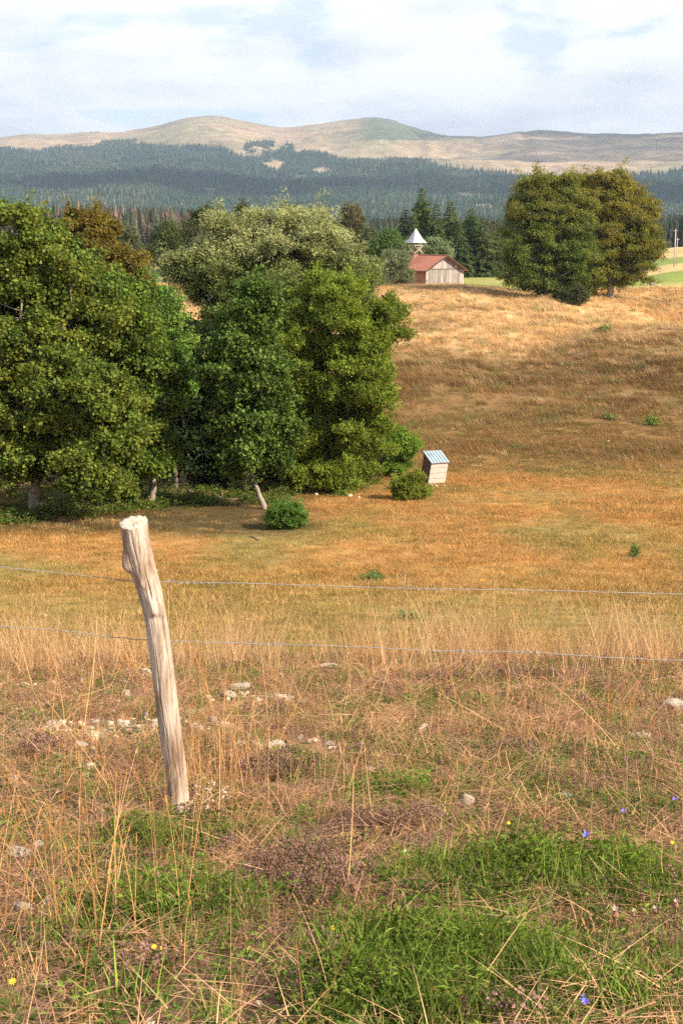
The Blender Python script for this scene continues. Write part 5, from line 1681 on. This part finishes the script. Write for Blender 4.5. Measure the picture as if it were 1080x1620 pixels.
# ------------------------------------------------------------------ far small things
def far_things():
    wood = simple('pole_wood', (.42, .36, .30), .9, .2, 6, .2)
    for (px, r0, r1, Y, rad, lab) in ((1068, 362, 418, 230, .11, 'taller pale wooden utility pole in the field at the right edge'), (1071, 376, 420, 236, .07, 'thin pale pole just behind the taller utility pole')):
        t = P(px, r0, Y); g = float(Z(t[0], Y)); b0 = np.array([t[0], Y, g - .2])
        root = thing('utility_pole', lab, 'pole', b0, 'poles in the right field')
        MB().tube([b0, t], [rad, rad * .7], 8).build('shaft', wood, root, True, b0)
        MB().tube([t + (-.35, 0, -.35), t + (.35, 0, -.3)], .04, 5).build('crossarm', wood, root, False, b0)
    for i, (px, r0, r1, Y, lab) in enumerate(((1046, 421, 434, 190, 'short wooden stake on the right hill below the utility pole'), (1012, 428, 438, 188, 'short stake left of another stake on the right hill'))):
        h = hit(px, r1); t = h + (0.02, 0, (r1 - r0) / F * h[1])
        o = MB().tube([np.zeros(3) - (0, 0, .2), t - h], [.05, .04], 6).build('stake', wood); o.location = h
        tag(o, lab, 'stake', 'stakes on the right hill')
    # heap of stones
    h = hit(1031, 452); sc = h[1] / F
    rg = np.random.default_rng(4)
    root = thing('stone_heap', 'grey heap of stones and dead wood on the right hill', 'stone heap', h)
    sm = [rock_mesh(200 + k, .8, .6, 2, M_ROCKG if k % 2 else M_ROCK) for k in range(4)]
    for k in range(16):
        q = rg.normal(0, 1, 2) * np.array([5, 3]) * sc
        o = link('stone', sm[k % 4], root); s = rg.uniform(1.8, 3.6) * sc
        o.location = (q[0], q[1], float(Z(h[0] + q[0], h[1] + q[1])) - h[2] + s * .3 + max(0, .28 - abs(q[0])) * .9); o.scale = (s, s, s); o.rotation_euler = (rg.uniform(-.4, .4), rg.uniform(-.4, .4), rg.uniform(0, 6))
    for k in range(5):
        a = rg.uniform(-6, 6) * sc
        MB().tube([(a, -.1, .25), (a + rg.uniform(-.6, .6), .1, .6)], .03, 5).build('stick', wood, root)
    # dry stone wall behind the green field
    p0 = P(722, 428, 262); p1 = P(812, 427, 266)
    p0[2] = float(Z(p0[0], p0[1])); root = thing('stone_wall', 'low line of pale field stones in front of the dark spruces', 'wall', p0)
    for k in range(60):
        t = k / 59; q = p0 * (1 - t) + p1 * t; q[1] += rg.normal(0, .15); s = rg.uniform(.18, .34)
        o = link('stone', sm[k % 4], root); o.location = (q[0] - p0[0], q[1] - p0[1], float(Z(q[0], q[1])) - p0[2] + s * .55)
        o.scale = (s * 1.3, s, s); o.rotation_euler = (rg.uniform(-.4, .4), rg.uniform(-.4, .4), rg.uniform(0, 6))
    # farm roof glimpsed over the willow
    Y = 150; q = P(338, 400, Y); g = float(Z(q[0], Y)); b0 = np.array([q[0], Y, g])
    top = P(338, 379, Y)[2]; root = thing('farm_shed', 'weathered pink roof of a shed glimpsed through the left edge of the willow', 'shed', b0)
    rose = simple('faded_roof', (.40, .20, .16), .8, .2, 2, .2); wall = simple('shed_wall', (.32, .25, .2), .9, .2, 2, .2)
    hh = top - g
    MB().box(-1.5, 1.5, -1.2, 1.2, -.3, hh - .75).build('wall', wall, root)
    for s in (-1, 1):
        MB().add([(-1.7, s * 1.5, hh - .95), (1.7, s * 1.5, hh - .95), (1.7, 0, hh), (-1.7, 0, hh), (-1.7, s * 1.5, hh - .85), (1.7, s * 1.5, hh - .85), (1.7, 0, hh + .1), (-1.7, 0, hh + .1)],
                 [(0, 1, 2, 3), (7, 6, 5, 4), (0, 4, 5, 1), (1, 5, 6, 2), (3, 7, 4, 0)]).build('roof', rose, root)


far_things()


# ------------------------------------------------------------------ flowers of the near bank
def flowers():
    stem = simple('flower_stem', (.12, .16, .04), .8, .2, 20, 0)
    dry = simple('dry_stem', (.42, .27, .13), .9, .2, 20, 0)
    vio = simple('violet_petal', (.20, .16, .62), .6, .12, 30, 0); yel = simple('yellow_petal', (.80, .48, .03), .6, .1, 30, 0)
    whi = simple('white_petal', (.75, .72, .70), .7, .05, 30, 0); rus = simple('knapweed_bract', (.30, .15, .09), .85, .3, 40, .3); pin = simple('pale_pink_seed', (.62, .45, .40), .8, .15, 30, 0)
    rg = np.random.default_rng(8)

    def petals(c, n, L_, W_, mat, root, off, up=.3, face=(0, -.5, .8), sep=True):
        f = np.array(face, float); f /= np.linalg.norm(f); a = np.cross(f, (1, 0, .1)); a /= np.linalg.norm(a); b = np.cross(f, a)
        for k in range(n):
            t = k / n * 6.283 + .2; d = a * math.cos(t) + b * math.sin(t); s = -a * math.sin(t) + b * math.cos(t)
            v = [c, c + d * L_ * .5 + s * W_ / 2 + f * L_ * up * .4, c + d * L_ * .8 + s * W_ * .3 + f * L_ * up * .8, c + d * L_ + f * L_ * up, c + d * L_ * .8 - s * W_ * .3 + f * L_ * up * .8, c + d * L_ * .5 - s * W_ / 2 + f * L_ * up * .4]
            MB().add(v, [(0, 1, 2, 3), (0, 3, 4, 5)]).build('petal', mat, root, False, off)

    def one(kind, px, row, hgt, size, label, group):
        Yg = None
        # the head is seen at (px,row): step the foot until head height fits
        foot = hit(px, row + hgt * F / 4.0 * .9)
        head = P(px, row, foot[1] - .01); head[2] = max(head[2], foot[2] + .02)
        root = thing(kind, label, 'flower', foot, group)
        mid = (foot + head) / 2 + np.array([.006, 0, 0])
        MB().tube([foot - (0, 0, .01), mid, head], [.0013, .0011, .0009], 5, False).build('stem', dry if 'knap' in kind else stem, root, True, foot)
        if kind == 'bellflower': petals(head, 5, size, size * .75, vio, root, foot, .9)
        elif kind == 'yellow_flower':
            petals(head, 9, size, size * .4, yel, root, foot, .15)
        elif kind == 'white_flower': petals(head, 5, size, size * .8, whi, root, foot, .3)
        elif kind == 'knapweed_head':
            V = []; n = 8
            for i, (r, z) in enumerate(((.2, -.9), (.75, -.4), (.8, .1), (.5, .7), (.62, 1.1))):
                V += [head + np.array([math.cos(k / n * 6.28) * r * (1 + .12 * (k % 2)), math.sin(k / n * 6.28) * r * (1 + .12 * (k % 2)), z]) * size for k in range(n)]
            MB().add(V, [(i * n + k, i * n + (k + 1) % n, (i + 1) * n + (k + 1) % n, (i + 1) * n + k) for i in range(4) for k in range(n)] + [tuple(range(n))[::-1]]).build('bud', rus, root, True, foot)
            petals(head + (0, 0, size), 6, size * .8, size * .3, pin, root, foot, 1.2)
        return root
    g = 'small wild flowers of the near bank'
    for a in (('bellflower', 925, 1322, .09, .014, 'violet bellflower below the flat pale rocks at the right'),
              ('bellflower', 985, 1284, .08, .009, 'small lilac bellflower above and right of the larger violet one'),
              ('bellflower', 1066, 1265, .08, .009, 'lilac bellflower close to the right edge'),
              ('bellflower', 924, 1584, .08, .012, 'violet bellflower low in the bottom right corner'),
              ('yellow_flower', 804, 1302, .08, .008, 'yellow flower right of the rounded pale rock'),
              ('yellow_flower', 526, 1468, .07, .008, 'single yellow flower in the centre of the lower bank'),
              ('yellow_flower', 244, 1498, .06, .008, 'yellow flower, left one of a pair in the lower left turf'),
              ('yellow_flower', 257, 1500, .07, .007, 'yellow flower, right one of a pair in the lower left turf'),
              ('yellow_flower', 20, 1553, .07, .010, 'orange yellow flower in the bottom left corner'),
              ('yellow_flower', 1063, 1333, .06, .008, 'orange yellow flower at the right edge above the herbs'),
              ('white_flower', 769, 1345, .05, .005, 'tiny white flower above the green herbs'),
              ('white_flower', 640, 1346, .05, .005, 'tiny white flower left of another above the thyme'),
              ('white_flower', 997, 1494, .05, .005, 'white flower under the knapweed heads'),
              ('knapweed_head', 972, 1447, .10, .012, 'largest rusty brown knapweed head in the herbs at the lower right'),
              ('knapweed_head', 1001, 1446, .10, .007, 'small pale knapweed bud left of the tall one'),
              ('knapweed_head', 1035, 1442, .11, .008, 'knapweed bud on a tall stem right of the small pale one'),
              ('knapweed_head', 1068, 1432, .12, .009, 'pinkish knapweed bud nearest the right edge')):
        one(a[0], a[1], a[2], a[3], a[4], a[5], g)
    # tuft of pale pink seed heads beside the post
    foot = hit(328, 1292); root = thing('pink_umbel', 'fluffy pale pink seed heads growing right of the post foot', 'flower', foot)
    for k in range(16):
        c = foot + np.array([rg.normal(0, .032), rg.normal(0, .03), rg.uniform(.05, .12)])
        MB().tube([foot + (rg.normal(0, .008), 0, 0), c], [.001, .0008], 4, False).build('stem', dry, root, False, foot)
        for j in range(3):
            q = c + rg.normal(0, .005, 3); s = rg.uniform(.003, .006)
            MB().add([q + np.array(v_) * s for v_ in ((1, 0, 0), (0, 1, 0), (-1, 0, 0), (0, -1, 0), (0, 0, 1), (0, 0, -1))], [(0, 1, 4), (1, 2, 4), (2, 3, 4), (3, 0, 4), (1, 0, 5), (2, 1, 5), (3, 2, 5), (0, 3, 5)]).build('seed_head', pin, root, False, foot)


flowers()
